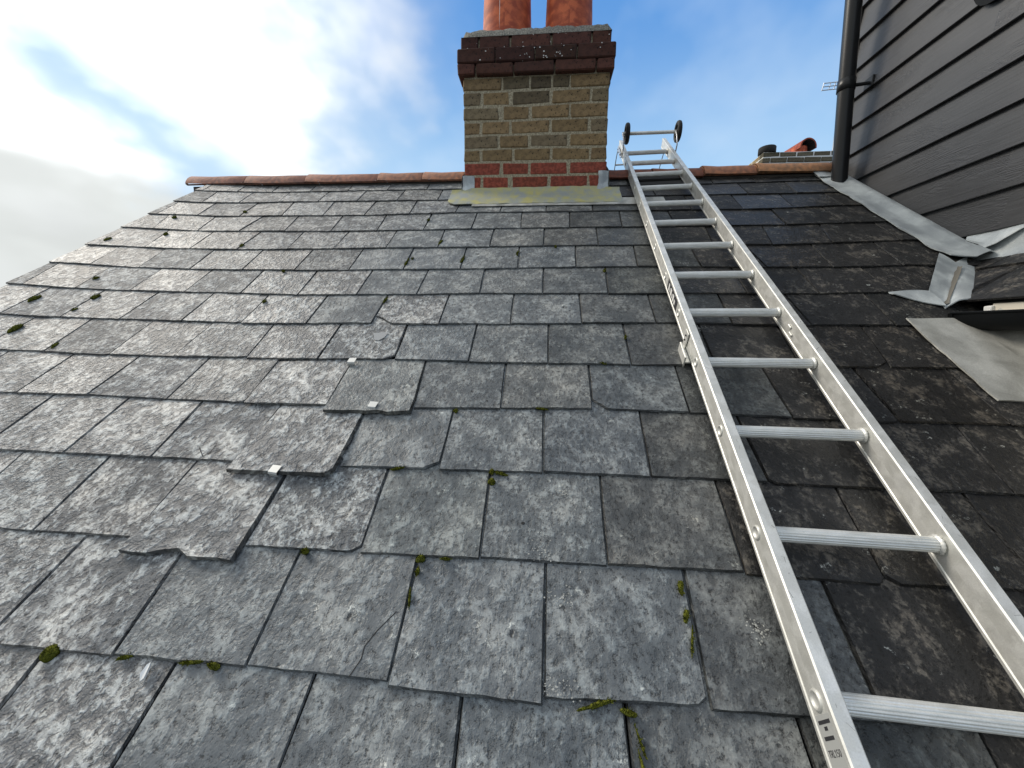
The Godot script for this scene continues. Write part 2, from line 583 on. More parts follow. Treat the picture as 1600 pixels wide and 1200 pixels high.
func moss_material() -> StandardMaterial3D:
	var t := mottled(520, Color(0.20, 0.22, 0.09), Color(0.46, 0.47, 0.17), 0.06, 0.4, 256, 10.0)
	var m := mat(Color.WHITE, 1.0, 0.0, 0.2)
	m.albedo_texture = t[0]
	relief(m, t[1], 1.2)
	triplanar(m, 6.0)
	return m

# ---------------------------------------------------------------- the roof
# each course: number, v of its tails, u where it ends, then for every joint its u, its lean, and how far the tail to its right strays
const COURSES := [
	[0, -2.693, 1.90, [-2.134, -1.882, -1.630, -1.378, -1.126, -0.874, -0.634, -0.384, -0.126, 0.121, 0.370, 0.606, 0.858, 1.110, 1.362, 1.614],
		[0.000, 0.000, 0.000, 0.000, 0.000, -0.006, 0.004, 0.002, -0.006, 0.001, 0.004, 0.018, 0.000, 0.000, 0.000, 0.000],
		[0.000, 0.000, 0.000, 0.000, 0.000, 0.000, 0.000, 0.000, 0.000, 0.000, 0.000, 0.000, 0.000, 0.000, 0.000, 0.000]],
	[1, -2.488, 1.90, [-2.264, -2.012, -1.760, -1.508, -1.256, -1.004, -0.746, -0.502, -0.255, -0.004, 0.249, 0.495, 0.747, 0.999, 1.251, 1.503, 1.755],
		[0.000, 0.000, 0.000, 0.000, 0.000, 0.010, -0.007, -0.002, -0.004, 0.001, 0.009, 0.009, 0.000, 0.000, 0.000, 0.000, 0.000],
		[0.000, 0.000, 0.000, 0.000, 0.002, 0.002, 0.001, 0.001, -0.003, -0.007, 0.001, 0.003, 0.003, 0.000, 0.000, 0.000, 0.000]],
	[2, -2.285, 1.90, [-2.104, -1.852, -1.600, -1.348, -1.120, -0.882, -0.625, -0.378, -0.133, 0.115, 0.369, 0.614, 0.874, 1.126, 1.378, 1.630],
		[0.000, 0.000, 0.000, -0.025, -0.003, 0.004, -0.004, -0.005, -0.003, 0.003, 0.005, 0.013, 0.007, 0.000, 0.000, 0.000],
		[0.000, 0.000, 0.000, 0.000, -0.001, -0.001, -0.003, -0.002, 0.001, 0.001, 0.003, -0.001, 0.004, 0.004, 0.000, 0.000]],
	[3, -2.084, 1.75, [-2.259, -2.007, -1.755, -1.503, -1.253, -1.003, -0.772, -0.505, -0.260, -0.013, 0.233, 0.487, 0.733, 0.978, 1.230, 1.482],
		[0.000, 0.000, 0.000, 0.002, 0.007, -0.002, 0.011, -0.004, -0.001, -0.001, 0.006, -0.002, 0.010, 0.023, 0.000, 0.000],
		[0.000, 0.000, 0.000, 0.001, -0.001, -0.003, -0.005, -0.002, 0.000, 0.004, 0.004, 0.002, 0.001, -0.002, -0.002, 0.000]],
	[4, -1.883, 1.60, [-2.131, -1.879, -1.627, -1.383, -1.117, -0.871, -0.621, -0.374, -0.132, 0.116, 0.367, 0.619, 0.872, 1.124, 1.376],
		[0.000, 0.000, 0.002, 0.012, -0.002, -0.002, -0.006, -0.015, -0.003, 0.002, 0.005, 0.002, 0.001, 0.000, 0.000],
		[0.000, 0.007, 0.007, 0.007, -0.002, -0.007, -0.008, -0.008, 0.002, 0.009, 0.005, -0.001, -0.007, -0.005, -0.005]],
	[5, -1.686, 1.50, [-2.243, -1.991, -1.739, -1.483, -1.245, -0.987, -0.743, -0.492, -0.251, -0.006, 0.243, 0.486, 0.730, 0.974, 1.226],
		[0.000, 0.000, -0.013, -0.006, 0.005, -0.015, -0.006, -0.013, -0.003, -0.000, 0.004, 0.008, 0.018, 0.029, 0.000],
		[0.000, 0.011, 0.009, -0.002, -0.006, -0.005, -0.004, 0.001, -0.006, -0.005, -0.003, 0.001, 0.006, 0.010, 0.010]],
	[6, -1.477, 1.50, [-2.136, -1.884, -1.632, -1.368, -1.126, -0.877, -0.635, -0.389, -0.138, 0.108, 0.357, 0.604, 0.852, 1.109, 1.361],
		[0.000, -0.005, -0.004, -0.011, -0.009, -0.010, -0.004, -0.003, -0.002, 0.001, 0.006, 0.011, 0.001, 0.016, 0.000],
		[0.005, 0.006, -0.000, -0.011, -0.020, -0.016, -0.011, -0.009, -0.006, 0.002, 0.010, 0.005, 0.005, 0.010, 0.013]],
	[7, -1.275, 1.62, [-2.269, -2.021, -1.768, -1.513, -1.257, -1.008, -0.763, -0.522, -0.273, -0.030, 0.216, 0.467, 0.719, 0.970, 1.222, 1.474],
		[-0.030, -0.014, -0.013, -0.015, -0.018, -0.018, -0.009, -0.002, -0.007, -0.001, 0.010, 0.010, 0.010, 0.009, 0.000, 0.000],
		[0.016, 0.011, 0.006, -0.003, -0.012, -0.023, -0.020, -0.015, -0.004, -0.007, -0.003, 0.002, 0.003, 0.005, 0.016, 0.021]],
	[8, -1.071, 1.68, [-2.139, -1.897, -1.636, -1.374, -1.126, -0.876, -0.634, -0.385, -0.139, 0.105, 0.357, 0.611, 0.863, 1.114, 1.380],
		[-0.020, -0.026, -0.023, -0.024, -0.018, -0.017, -0.013, -0.008, -0.007, 0.006, 0.013, 0.007, -0.008, 0.016, 0.015],
		[0.012, 0.004, -0.005, -0.015, -0.019, -0.019, -0.014, -0.009, -0.003, 0.004, 0.011, 0.007, 0.004, 0.003, 0.018]],
	[9, -0.857, 1.75, [-2.270, -2.029, -1.790, -1.533, -1.271, -1.040, -0.781, -0.530, -0.285, -0.036, 0.214, 0.465, 0.716, 0.967, 1.218, 1.515],
		[-0.032, -0.036, -0.024, -0.005, -0.023, -0.008, -0.010, -0.011, -0.003, 0.002, 0.006, 0.016, 0.026, 0.035, 0.045, 0.002],
		[-0.008, -0.006, -0.005, -0.018, -0.020, -0.016, -0.011, -0.007, -0.004, -0.001, 0.003, 0.005, 0.001, -0.001, 0.013, 0.037]],
	[10, -0.646, 1.75, [-2.155, -1.904, -1.661, -1.400, -1.143, -0.895, -0.652, -0.404, -0.152, 0.090, 0.347, 0.600, 0.858, 1.116, 1.375, 1.627],
		[-0.061, -0.038, 0.006, -0.033, -0.028, -0.022, -0.009, -0.003, -0.007, 0.007, 0.010, 0.009, 0.010, 0.011, 0.012, 0.000],
		[0.002, 0.003, -0.004, -0.011, -0.017, -0.015, -0.012, -0.007, -0.001, 0.001, 0.002, 0.001, 0.000, 0.006, 0.024, 0.038]],
	[11, -0.430, 1.75, [-2.286, -2.049, -1.794, -1.537, -1.287, -1.043, -0.785, -0.530, -0.280, -0.030, 0.218, 0.474, 0.729, 0.984, 1.240, 1.492],
		[-0.021, -0.026, -0.020, -0.042, -0.031, -0.013, -0.014, 0.005, -0.000, 0.002, 0.012, 0.013, 0.014, 0.015, 0.017, 0.000],
		[-0.020, -0.005, -0.002, -0.004, -0.009, -0.013, -0.003, 0.007, 0.005, 0.003, 0.002, 0.000, -0.000, -0.001, 0.012, 0.038]],
	[12, -0.213, 1.75, [-2.157, -1.930, -1.679, -1.424, -1.173, -0.925, -0.674, -0.421, -0.169, 0.083, 0.336, 0.588, 0.841, 1.093, 1.349, 1.601],
		[-0.041, -0.026, -0.026, -0.017, -0.013, -0.004, -0.011, -0.008, -0.005, -0.003, -0.000, 0.002, 0.005, 0.008, 0.018, 0.000],
		[-0.024, -0.007, 0.013, 0.008, 0.001, 0.001, 0.000, 0.002, 0.004, 0.006, 0.007, 0.009, 0.011, 0.013, 0.015, 0.016]],
	[13, -0.015, 1.70, [-2.292, -2.059, -1.826, -1.563, -1.307, -1.046, -0.788, -0.538, -0.289, -0.039, 0.210, 0.460, 0.709, 0.958, 1.210, 1.462],
		[-0.026, -0.029, -0.032, -0.037, -0.027, -0.021, -0.015, -0.010, -0.004, 0.001, 0.006, 0.012, 0.017, 0.022, 0.000, 0.000],
		[-0.020, -0.010, -0.003, 0.002, -0.000, -0.003, -0.002, -0.001, 0.000, 0.001, 0.002, 0.003, 0.004, 0.007, 0.017, 0.028]],
]
const GAUGE := 0.205

func slate_mesh(w_l: float, w_r: float, lean_l: float, lean_r: float, dv_l: float, dv_r: float, up: float, o: Dictionary) -> ArrayMesh:
	# local axes: x along the course, y off the roof, -z up the slope; the origin lies on the tail line
	var th: float = o.get("thick", 0.0045)
	var raise: float = o.get("raise", 0.0)
	var rough: float = o.get("rough", 0.0008)
	var cut_l: Vector2 = o.get("cut_l", Vector2.ZERO)
	var cut_r: Vector2 = o.get("cut_r", Vector2.ZERO)
	var tail := PackedVector2Array()
	var n := 9
	for i in n:
		var t := float(i) / (n - 1)
		var x := lerpf(w_l, w_r, t)
		var y := lerpf(dv_l, dv_r, t) + rng.randf_range(-rough, rough)
		var from_l := x - w_l
		var from_r := w_r - x
		if cut_l.x > 0.0 and from_l < cut_l.x: y += cut_l.y * (1.0 - from_l / cut_l.x)
		if cut_r.x > 0.0 and from_r < cut_r.x: y += cut_r.y * (1.0 - from_r / cut_r.x)
		if o.has("notch") and t > o.notch.x and t < o.notch.y: y += o.notch.z
		tail.append(Vector2(x, y))
	if cut_l.x > 0.0: tail.insert(1, Vector2(w_l + cut_l.x, dv_l + rng.randf_range(0, 0.002)))
	if cut_r.x > 0.0: tail.insert(tail.size() - 1, Vector2(w_r - cut_r.x, dv_r + rng.randf_range(0, 0.002)))
	var sorted := Array(tail)
	sorted.sort_custom(func(a, b): return a.x < b.x)
	var out := PackedVector2Array(sorted)
	for i in 4:                                  # right side, going up
		var t := (i + 1) / 4.0
		var y := dv_r + up * t
		out.append(Vector2(w_r + lean_r * y / GAUGE + rng.randf_range(-0.0009, 0.0009), y))
	for i in 4:
		var t := 1.0 - i / 4.0
		var y: float = dv_l + (up - o.get("top_l", 0.0)) * t
		out.append(Vector2(w_l + lean_l * y / GAUGE + rng.randf_range(-0.0009, 0.0009), y))
	var st := begin()
	st.set_color(o.get("tint", Color.WHITE))
	var zoom := rng.randf_range(0.75, 1.3)
	var off := Vector2(rng.randf_range(0.14, 0.84), rng.randf_range(0.40, 0.95))
	var flip := -1.0 if rng.randf() < 0.5 else 1.0
	if flip < 0.0: off.y -= 0.35
	flip *= zoom
	var slope: float = (0.0065 + raise * 0.9) / GAUGE
	var mid := Vector2((w_l + w_r) * 0.5, up * 0.35)
	var twist: float = o.get("twist", rng.randf_range(-0.0014, 0.0014))
	var top := []
	var bot := []
	for p in out:
		var inset := 1.0 - rng.randf_range(0.0012, 0.0026) / maxf(0.05, (p - mid).length()) * 1.6
		var q: Vector2 = mid + (p - mid) * inset
		var hh: float = 0.005 + raise - slope * p.y + twist * (p.x - mid.x) / 0.12 + kick(o.u + p.x)
		top.append(Vector3(q.x, hh + rng.randf_range(-0.0006, 0.0006), -q.y))
		bot.append(Vector3(p.x, hh - th, -p.y))
	var ids := Geometry2D.triangulate_polygon(out)
	for i in range(0, ids.size(), 3):
		var t3 := [top[ids[i]], top[ids[i + 1]], top[ids[i + 2]]]
		if (t3[1] - t3[0]).cross(t3[2] - t3[0]).y > 0.0: t3 = [t3[0], t3[2], t3[1]]
		var uvs := []
		for p in t3: uvs.append(off + Vector2(p.x, p.z) * flip)
		tri(st, t3[0], t3[1], t3[2], uvs)
	var side := Color(0.42, 0.42, 0.42)  # edge faces tinted darker, painting in the shadow line along each slate
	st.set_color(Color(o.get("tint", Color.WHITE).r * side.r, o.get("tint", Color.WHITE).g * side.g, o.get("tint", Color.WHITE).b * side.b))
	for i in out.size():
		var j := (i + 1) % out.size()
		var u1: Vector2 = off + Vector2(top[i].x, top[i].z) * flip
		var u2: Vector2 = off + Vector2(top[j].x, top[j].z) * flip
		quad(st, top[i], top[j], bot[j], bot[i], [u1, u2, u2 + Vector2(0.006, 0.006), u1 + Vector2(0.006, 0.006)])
	return done(st)

func tone(u: float, v: float) -> Dictionary:
	# crust thick; tint also darkens rightwards, and upslope when pale
	var x := u + rng.randf_range(-0.14, 0.14) * (1.6 if u < -0.2 else 0.6) + 0.04 * (v + 1.2)
	var k := rng.randf_range(0.90, 1.10)
	var hue := rng.randf_range(-1.0, 1.0)
	if x < -0.62:
		k *= lerpf(1.0, 0.92, smoothstep(-1.5, -0.6, x)) * lerpf(1.06, 0.80, smoothstep(-2.2, -0.7, v))  # upslope drop in tint paints down the sky glare on the upper left
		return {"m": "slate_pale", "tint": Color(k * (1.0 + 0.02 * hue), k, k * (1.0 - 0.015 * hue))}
	if x < 0.52:
		k *= lerpf(1.42, 1.0, smoothstep(-0.7, -0.1, x)) * lerpf(1.0, 0.36, smoothstep(-0.25, 0.44, x))
		return {"m": "slate_mid", "tint": Color(k * (1.0 + 0.03 * hue), k, k * (1.0 - 0.035 * hue - 0.03 * smoothstep(0.2, 0.45, x)))}
	k *= rng.randf_range(0.80, 1.25)
	var blue := 0.9 if v > -0.12 else clampf(rng.randf() - 0.35, 0.0, 1.0)
	return {"m": "slate_dark", "tint": Color(k * (1.05 - 0.16 * blue), k * (1.0 + 0.01 * blue), k * (0.94 + 0.14 * blue))}

func special(c: int, u: float) -> Dictionary:
	# the broken, clipped and slipped slates, found by course and place
	var list := [
		[4, -0.74, {"skew": 0.07, "top_l": 0.017, "raise": 0.004, "shift": -0.004, "tint": Color(1.05, 1.04, 1.0), "mat": "slate_pale"}],
		[4, -0.48, {"thick": 0.010, "raise": 0.008, "rough": 0.004, "shift": -0.024, "tint": Color(1.12, 1.06, 0.98), "mat": "slate_mid", "label": "warm grey replacement slate with a bright lead clip under its rough tail"}],
		[3, -0.62, {"thick": 0.011, "raise": 0.012, "rough": 0.002, "shift": -0.036, "tint": Color(1.06, 1.04, 1.0), "mat": "slate_pale", "cut_r": Vector2(0.016, 0.012), "label": "thick slipped slate hanging below its course on a lead clip"}],
		[2, -0.73, {"thick": 0.010, "raise": 0.008, "rough": 0.004, "shift": -0.033, "notch": Vector3(0.36, 0.55, 0.010), "tint": Color(1.05, 1.05, 1.03), "mat": "slate_pale", "label": "slipped slate with a ragged broken tail below its course"}],
		[1, -0.13, {"shift": -0.006, "raise": 0.003}],
		[3, -0.38, {"cut_r": Vector2(0.035, 0.020)}],
		[5, -0.62, {"cut_r": Vector2(0.028, 0.020)}],
		[4, 0.25, {"cut_l": Vector2(0.040, 0.034)}],
		[6, -0.50, {"cut_l": Vector2(0.075, 0.050), "rough": 0.003}],
		[5, 0.84, {"cut_r": Vector2(0.035, 0.022)}],
		[2, 0.48, {"cut_r": Vector2(0.012, 0.012)}],
		[2, -0.50, {"cut_r": Vector2(0.016, 0.012)}],
		[4, -1.00, {"cut_r": Vector2(0.012, 0.010)}],
		[5, -1.12, {"cut_r": Vector2(0.022, 0.008)}],
		[6, -1.24, {"cut_r": Vector2(0.020, 0.008)}],
		[5, -1.62, {"cut_r": Vector2(0.018, 0.008)}],
		[2, 0.75, {"cut_l": Vector2(0.020, 0.016)}],
		[1, 0.12, {"cut_r": Vector2(0.014, 0.010)}],
		[4, 0.75, {"cut_r": Vector2(0.012, 0.008)}],
		[3, 0.60, {"cut_l": Vector2(0.014, 0.010)}],
	]
	for s in list:
		if s[0] == c and absf(s[1] - u) < 0.13: return s[2]
	return {}

func build_roof() -> void:
	var roof := thing("slate_roof", "weathered grey slate roof with terracotta ridge, pale with lichen on the left and dark on the right", "roof", P0)
	var inv := Transform3D(Basis(), P0).affine_inverse()
	# boards under the slates, both slopes
	var st := begin()
	quad(st, on_roof(-2.3, 0.22, -0.03), on_roof(1.9, 0.22, -0.03), on_roof(1.9, -3.6, -0.03), on_roof(-2.3, -3.6, -0.03))
	var back := Vector3(0, -2.2, -3.0)
	quad(st, on_roof(1.9, 0.22, -0.032), on_roof(-2.3, 0.22, -0.032), on_roof(-2.3, 0.22, -0.032) + back, on_roof(1.9, 0.22, -0.032) + back)
	part("roof_deck", done(st), M.deck, roof, inv)
	for c in COURSES:
		var k: int = c[0]
		var v: float = c[1]
		var us: Array = [-2.345 + rng.randf_range(-0.008, 0.004)] + c[3]
		var leans: Array = [0.0] + c[4]
		var dvs: Array = [c[5][0]] + c[5]
		for i in us.size():
			var ul: float = us[i]
			var last: bool = i == us.size() - 1
			var ur: float = c[2] if last else us[i + 1]
			if ur - ul < 0.03: continue
			var mid := (ul + ur) * 0.5
			if k == 13 and mid > -0.5 and mid < 0.30: continue
			var dl: float = dvs[i]
			var dr: float = dvs[i] if last else dvs[i + 1]
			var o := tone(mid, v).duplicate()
			o.u = mid
			var s := special(k, mid)
			for key in s: o[key] = s[key]
			if s.has("tint") and not s.has("mat"): o.tint = s.tint
			var m: Material = M[s.mat] if s.has("mat") else M[o.m + "_kin"][rng.randi() % 3]
			var shift: float = s.get("shift", 0.0) + rng.randf_range(-0.0025, 0.0025)
			var skew: float = s.get("skew", 0.0) * (ur - ul)
			var gap := 0.0007 + rng.randf_range(0.0, 0.0009)
			var up := 0.42 if k < 12 else (0.30 if k == 12 else 0.15)
			if s.has("shift") and absf(s.shift) > 0.02: up = 0.24
			if s.has("skew"): up = 0.212
			var le: float = leans[i]
			var re: float = 0.0 if last else leans[i + 1]
			var mesh := slate_mesh(ul + gap - mid, ur - gap - mid, le, re, dl + shift, dr + shift + skew * 0.3, up, o)
			part("slate", mesh, m, roof, inv * roof_xf(mid, v), s.get("label", ""))
	# verge: a bed of mortar under the slate ends
	st = begin()
	box(st, Vector3(-0.012, -0.05, -0.24), Vector3(0.012, 0.0, 2.9), 0.003)
	part("verge_mortar", done(st), M.flaunch, roof, inv * roof_xf(-2.315, 0.0, 0.0, 0.02))
	build_ridge(roof, inv)
	build_leadwork(roof, inv)
	# bright strips of lead folded under the tails of the mended slates
	for c in [[-0.619, -1.712, 0.010], [-0.485, -1.901, 0.013], [-0.648, -2.122, 0.017]]:
		st = begin()
		st.set_smooth_group(-1)
		var w := 0.012
		var rows := []
		for p in [Vector2(0.019, 0.0035), Vector2(-0.001, 0.004), Vector2(-0.004, 0.0), Vector2(-0.003, -0.012), Vector2(0.02, -0.016)]:
			rows.append([Vector3(-w, p.y, -p.x), Vector3(w, p.y + 0.001, -p.x)])
		sheet(st, rows, false)
		part("lead_clip", done(st), M.tab, roof, inv * roof_xf(c[0], c[1], rng.randf_range(-0.25, 0.1), c[2]))
	# moss: u, v, length, width, turn
	var moss := [[-0.861, -2.492, 0.030, 0.020], [-0.558, -2.49, 0.032, 0.009], [-0.13, -2.112, 0.016, 0.014], [-0.132, -2.086, 0.012, 0.012], [-0.252, -1.897, 0.012, 0.010],
		[-0.491, -2.293, 0.013, 0.011], [-0.251, -2.293, 0.018, 0.013], [-0.25, -2.318, 0.008, 0.014], [0.244, -2.315, 0.011, 0.022], [0.242, -2.361, 0.010, 0.018],
		[-0.633, -1.335, 0.010, 0.032], [-0.39, -1.003, 0.012, 0.034], [-0.636, -1.032, 0.014, 0.020], [-0.62, -0.985, 0.008, 0.018], [-0.528, -0.814, 0.014, 0.036], [-0.655, -0.529, 0.012, 0.018],
		[-1.532, -0.835, 0.018, 0.026], [-1.171, -1.101, 0.014, 0.010], [-2.15, -0.485, 0.024, 0.020], [-2.037, -0.705, 0.020, 0.022], [-2.275, -0.80, 0.022, 0.036],
		[-2.003, -1.179, 0.016, 0.020], [-1.873, -1.325, 0.022, 0.030], [-1.872, -1.421, 0.012, 0.018], [-2.107, -1.36, 0.018, 0.042], [-1.981, -1.555, 0.022, 0.040], [-1.728, -1.648, 0.013, 0.034],
		[-1.796, -0.374, 0.022, 0.018], [0.219, -1.099, 0.013, 0.016], [0.244, -1.553, 0.008, 0.016], [-0.151, -0.942, 0.008, 0.022], [-1.118, -1.349, 0.012, 0.018], [0.125, -2.50, 0.022, 0.007], [0.137, -2.53, 0.004, 0.030],
		[0.02, -0.87, 0.012, 0.010], [-0.11, -2.089, 0.04, 0.006], [-0.36, -2.087, 0.05, 0.005], [-0.60, -2.488, 0.05, 0.005], [-0.72, -2.489, 0.03, 0.005], [0.08, -2.494, 0.07, 0.006], [-0.20, -2.290, 0.03, 0.005], [-0.252, -2.37, 0.004, 0.05], [0.243, -2.40, 0.004, 0.06], [-0.39, -0.98, 0.005, 0.05], [-0.636, -1.00, 0.005, 0.05], [-0.15, -0.93, 0.006, 0.03], [-0.02, -1.88, 0.04, 0.004], [0.16, -1.686, 0.03, 0.004], [0.137, -2.56, 0.004, 0.06]]
	for a in moss:
		var blob := moss_mesh(a[2] * (0.50 if a[2] < 0.03 else 0.42), a[3] * (0.62 if a[3] < 0.045 else 0.42))
		part("moss_clump", blob, M.moss, roof, inv * roof_xf(a[0], a[1], rng.randf_range(-0.3, 0.3), 0.004 + kick(a[0])))
	# a thin scar of lighter stone where the face of one slate has flaked
	st = begin()
	st.set_color(Color(0.42, 0.43, 0.44))
	var q := [Vector3(-0.022, 0, -0.02), Vector3(0.03, 0, -0.024), Vector3(0.026, 0, 0.004), Vector3(0.012, 0, 0.022), Vector3(-0.004, 0, 0.02)]
	for i in range(1, 4): tri(st, q[0], q[i], q[i + 1])
	part("flaked_patch", done(st), M.white, roof, inv * roof_xf(-0.585, -1.566, 0.0, 0.0045))

	# white lichen in loose crusts of tiny scales
	for a in [[-0.343, -2.398, 0.020, 1.6], [-0.007, -2.262, 0.024, 0.8], [0.033, -2.127, 0.012, 1.0], [0.358, -2.375, 0.012, 1.0], [0.017, -2.478, 0.022, 0.5], [0.029, -2.345, 0.024, 1.0], [0.49, -1.492, 0.016, 0.7], [-0.13, -0.959, 0.016, 0.8], [-0.138, -0.553, 0.018, 0.8],
		[0.028, -0.558, 0.030, 0.7], [0.147, -0.774, 0.026, 0.8], [0.056, -0.794, 0.024, 0.7], [-0.094, -0.791, 0.016, 1.0], [-0.003, -0.929, 0.026, 0.6], [-0.057, -1.033, 0.022, 0.6], [-0.205, -0.551, 0.014, 1.0], [-0.316, -0.607, 0.014, 0.8], [0.553, -1.036, 0.016, 0.6],
		[0.023, -1.308, 0.026, 0.5], [0.236, -1.306, 0.022, 0.5], [-0.125, -1.247, 0.018, 0.8], [0.431, -1.134, 0.012, 0.8]]:
		st = begin()
		for i in 60:
			var r: float = absf(rng.randfn(0.0, 1.0)) * float(a[2])
			var an := rng.randf() * TAU
			var c := Vector3(cos(an) * r, 0.0, sin(an) * r * a[3])
			var sz := rng.randf_range(0.0005, 0.0019)
			var ring := []
			for k in 6: ring.append(c + Vector3(cos(TAU * k / 6.0) * sz * rng.randf_range(0.5, 1.5), 0.0, sin(TAU * k / 6.0) * sz * rng.randf_range(0.5, 1.3)))
			var g := rng.randf_range(0.28, 0.62)
			st.set_color(Color(g, g, g * 0.95))
			for k in 6: tri(st, c + Vector3(0, 0.0003, 0), ring[(k + 1) % 6], ring[k])
		var lp := part("lichen_scales", done(st), M.white, roof, inv * roof_xf(a[0], a[1], 0.0, slate_top(a[1]) + 0.0008))
		lp.set_meta("kind", "stuff")
	# old nail holes and cracks
	for a in [[-0.052, -2.207, 0.0042], [-0.641, -1.866, 0.0050], [-0.764, -1.778, 0.0026], [-0.221, -1.819, 0.0024], [-0.172, -1.856, 0.0030]]:
		st = begin()
		for k in 10:
			var p := TAU * k / 10.0
			var q1 := TAU * (k + 1) / 10.0
			tri(st, Vector3.ZERO, Vector3(cos(p), 0, sin(p) * 0.8) * a[2], Vector3(cos(q1), 0, sin(q1) * 0.8) * a[2])
		part("nail_hole", done(st), M.dark, roof, inv * roof_xf(a[0], a[1], 0.0, slate_top(a[1]) + 0.0007))
	for line in [[Vector2(0.514, -2.248), Vector2(0.524, -2.234), Vector2(0.533, -2.232), Vector2(0.553, -2.242), Vector2(0.572, -2.246), Vector2(0.585, -2.231)], [Vector2(-0.320, -2.488), Vector2(-0.309, -2.463), Vector2(-0.310, -2.445), Vector2(-0.296, -2.42), Vector2(-0.271, -2.388)],
		[Vector2(-1.059, -1.880), Vector2(-1.056, -1.85), Vector2(-1.063, -1.802)], [Vector2(-0.895, -2.05), Vector2(-0.866, -2.077), Vector2(-0.855, -2.063), Vector2(-0.856, -2.042)]]:
		st = begin()
		var o2: Vector2 = line[0]
		for i in line.size() - 1:
			var p: Vector2 = line[i] - o2
			var q1: Vector2 = line[i + 1] - o2
			var wd := (q1 - p).orthogonal().normalized() * 0.0009
			var hp := slate_top(line[i].y) - slate_top(o2.y)
			var hq := slate_top(line[i + 1].y) - slate_top(o2.y)
			quad(st, Vector3(p.x - wd.x, hp, -p.y + wd.y), Vector3(q1.x - wd.x, hq, -q1.y + wd.y), Vector3(q1.x + wd.x, hq, -q1.y - wd.y), Vector3(p.x + wd.x, hp, -p.y - wd.y))
		part("crack", done(st), M.dark, roof, inv * roof_xf(o2.x, o2.y, 0.0, slate_top(o2.y) + 0.0008))

func slate_top(v: float) -> float:               # how high the slates' faces lie here
	var best := 0.0
	for c in COURSES:
		var d: float = v - float(c[1])
		if d >= -0.004 and d < 0.209: best = 0.005 - 0.0317 * d
	return best + 0.0006

func moss_mesh(rx: float, rz: float) -> ArrayMesh:
	var n := FastNoiseLite.new()
	n.seed = rng.randi() % 1000
	n.frequency = 55.0
	var st := begin()
	var ry := minf(rx, rz) * 0.55 + 0.002
	var rows := []
	for i in 9:
		var el := PI * i / 8.0 - PI / 2.0
		var row := []
		for k in 15:
			var az := TAU * k / 14.0
			var d := Vector3(cos(az) * cos(el), sin(el), sin(az) * cos(el))
			var p := Vector3(d.x * rx, d.y * ry, d.z * rz)
			row.append(p * (1.0 + 0.55 * n.get_noise_3dv(p + Vector3(rx, rz, 0) * 9.0)))
		row[14] = row[0]
		rows.append(row)
	sheet(st, rows, true)
	# sprigs standing out of the cushion
	var tint := rng.randf_range(0.7, 1.15)
	st.set_color(Color(tint, tint * rng.randf_range(0.95, 1.1), tint * 0.8))
	for i in 46:
		var az := rng.randf() * TAU
		var el := rng.randf_range(0.05, 1.5)
		var d := Vector3(cos(az) * cos(el), sin(el), sin(az) * cos(el))
		var p := Vector3(d.x * rx, d.y * ry, d.z * rz) * 0.95
		var side := Vector3(rng.randf_range(-1, 1), rng.randf_range(-1, 1), rng.randf_range(-1, 1)).normalized() * 0.0012
		var tip := p + (d + Vector3(rng.randf_range(-0.4, 0.4), 0.5, rng.randf_range(-0.4, 0.4))) * rng.randf_range(0.002, 0.005)
		tri(st, p - side, p + side, tip)
	return done(st)

func ridge_mesh(length: float, lip: bool, tint: Color) -> ArrayMesh:
	# half-round tile along x, from 0 to length
	var st := begin()
	st.set_color(tint)
	var ro := 0.107
	var ri := 0.090
	var n := 14
	var rows := []
	var xs := [0.0, 0.004, length * 0.33, length * 0.66, length - 0.004, length]
	for x in xs:
		var row := []
		var e := 0.003 if (x == 0.0 or x == length) else 0.0
		for k in n + 1:
			var a := lerpf(0.30, PI - 0.06, float(k) / n)
			var r: float = ro - e + (0.006 if lip and x < 0.03 else 0.0) + sin(x * 17.0 + a * 3.0) * 0.0012
			row.append(Vector3(x, sin(a) * r, cos(a) * r))
		rows.append(row)
	sheet(st, rows, true)
	for x in [0.0, length]:
		for k in n:
			var a := lerpf(0.30, PI - 0.06, float(k) / n)
			var b := lerpf(0.30, PI - 0.06, float(k + 1) / n)
			quad(st, Vector3(x, sin(a) * ro, cos(a) * ro), Vector3(x, sin(b) * ro, cos(b) * ro), Vector3(x, sin(b) * ri, cos(b) * ri), Vector3(x, sin(a) * ri, cos(a) * ri))
	for a in [0.30, PI - 0.06]:
		quad(st, Vector3(0, sin(a) * ro, cos(a) * ro), Vector3(length, sin(a) * ro, cos(a) * ro), Vector3(length, sin(a) * ri, cos(a) * ri), Vector3(0, sin(a) * ri, cos(a) * ri))
	return done(st)

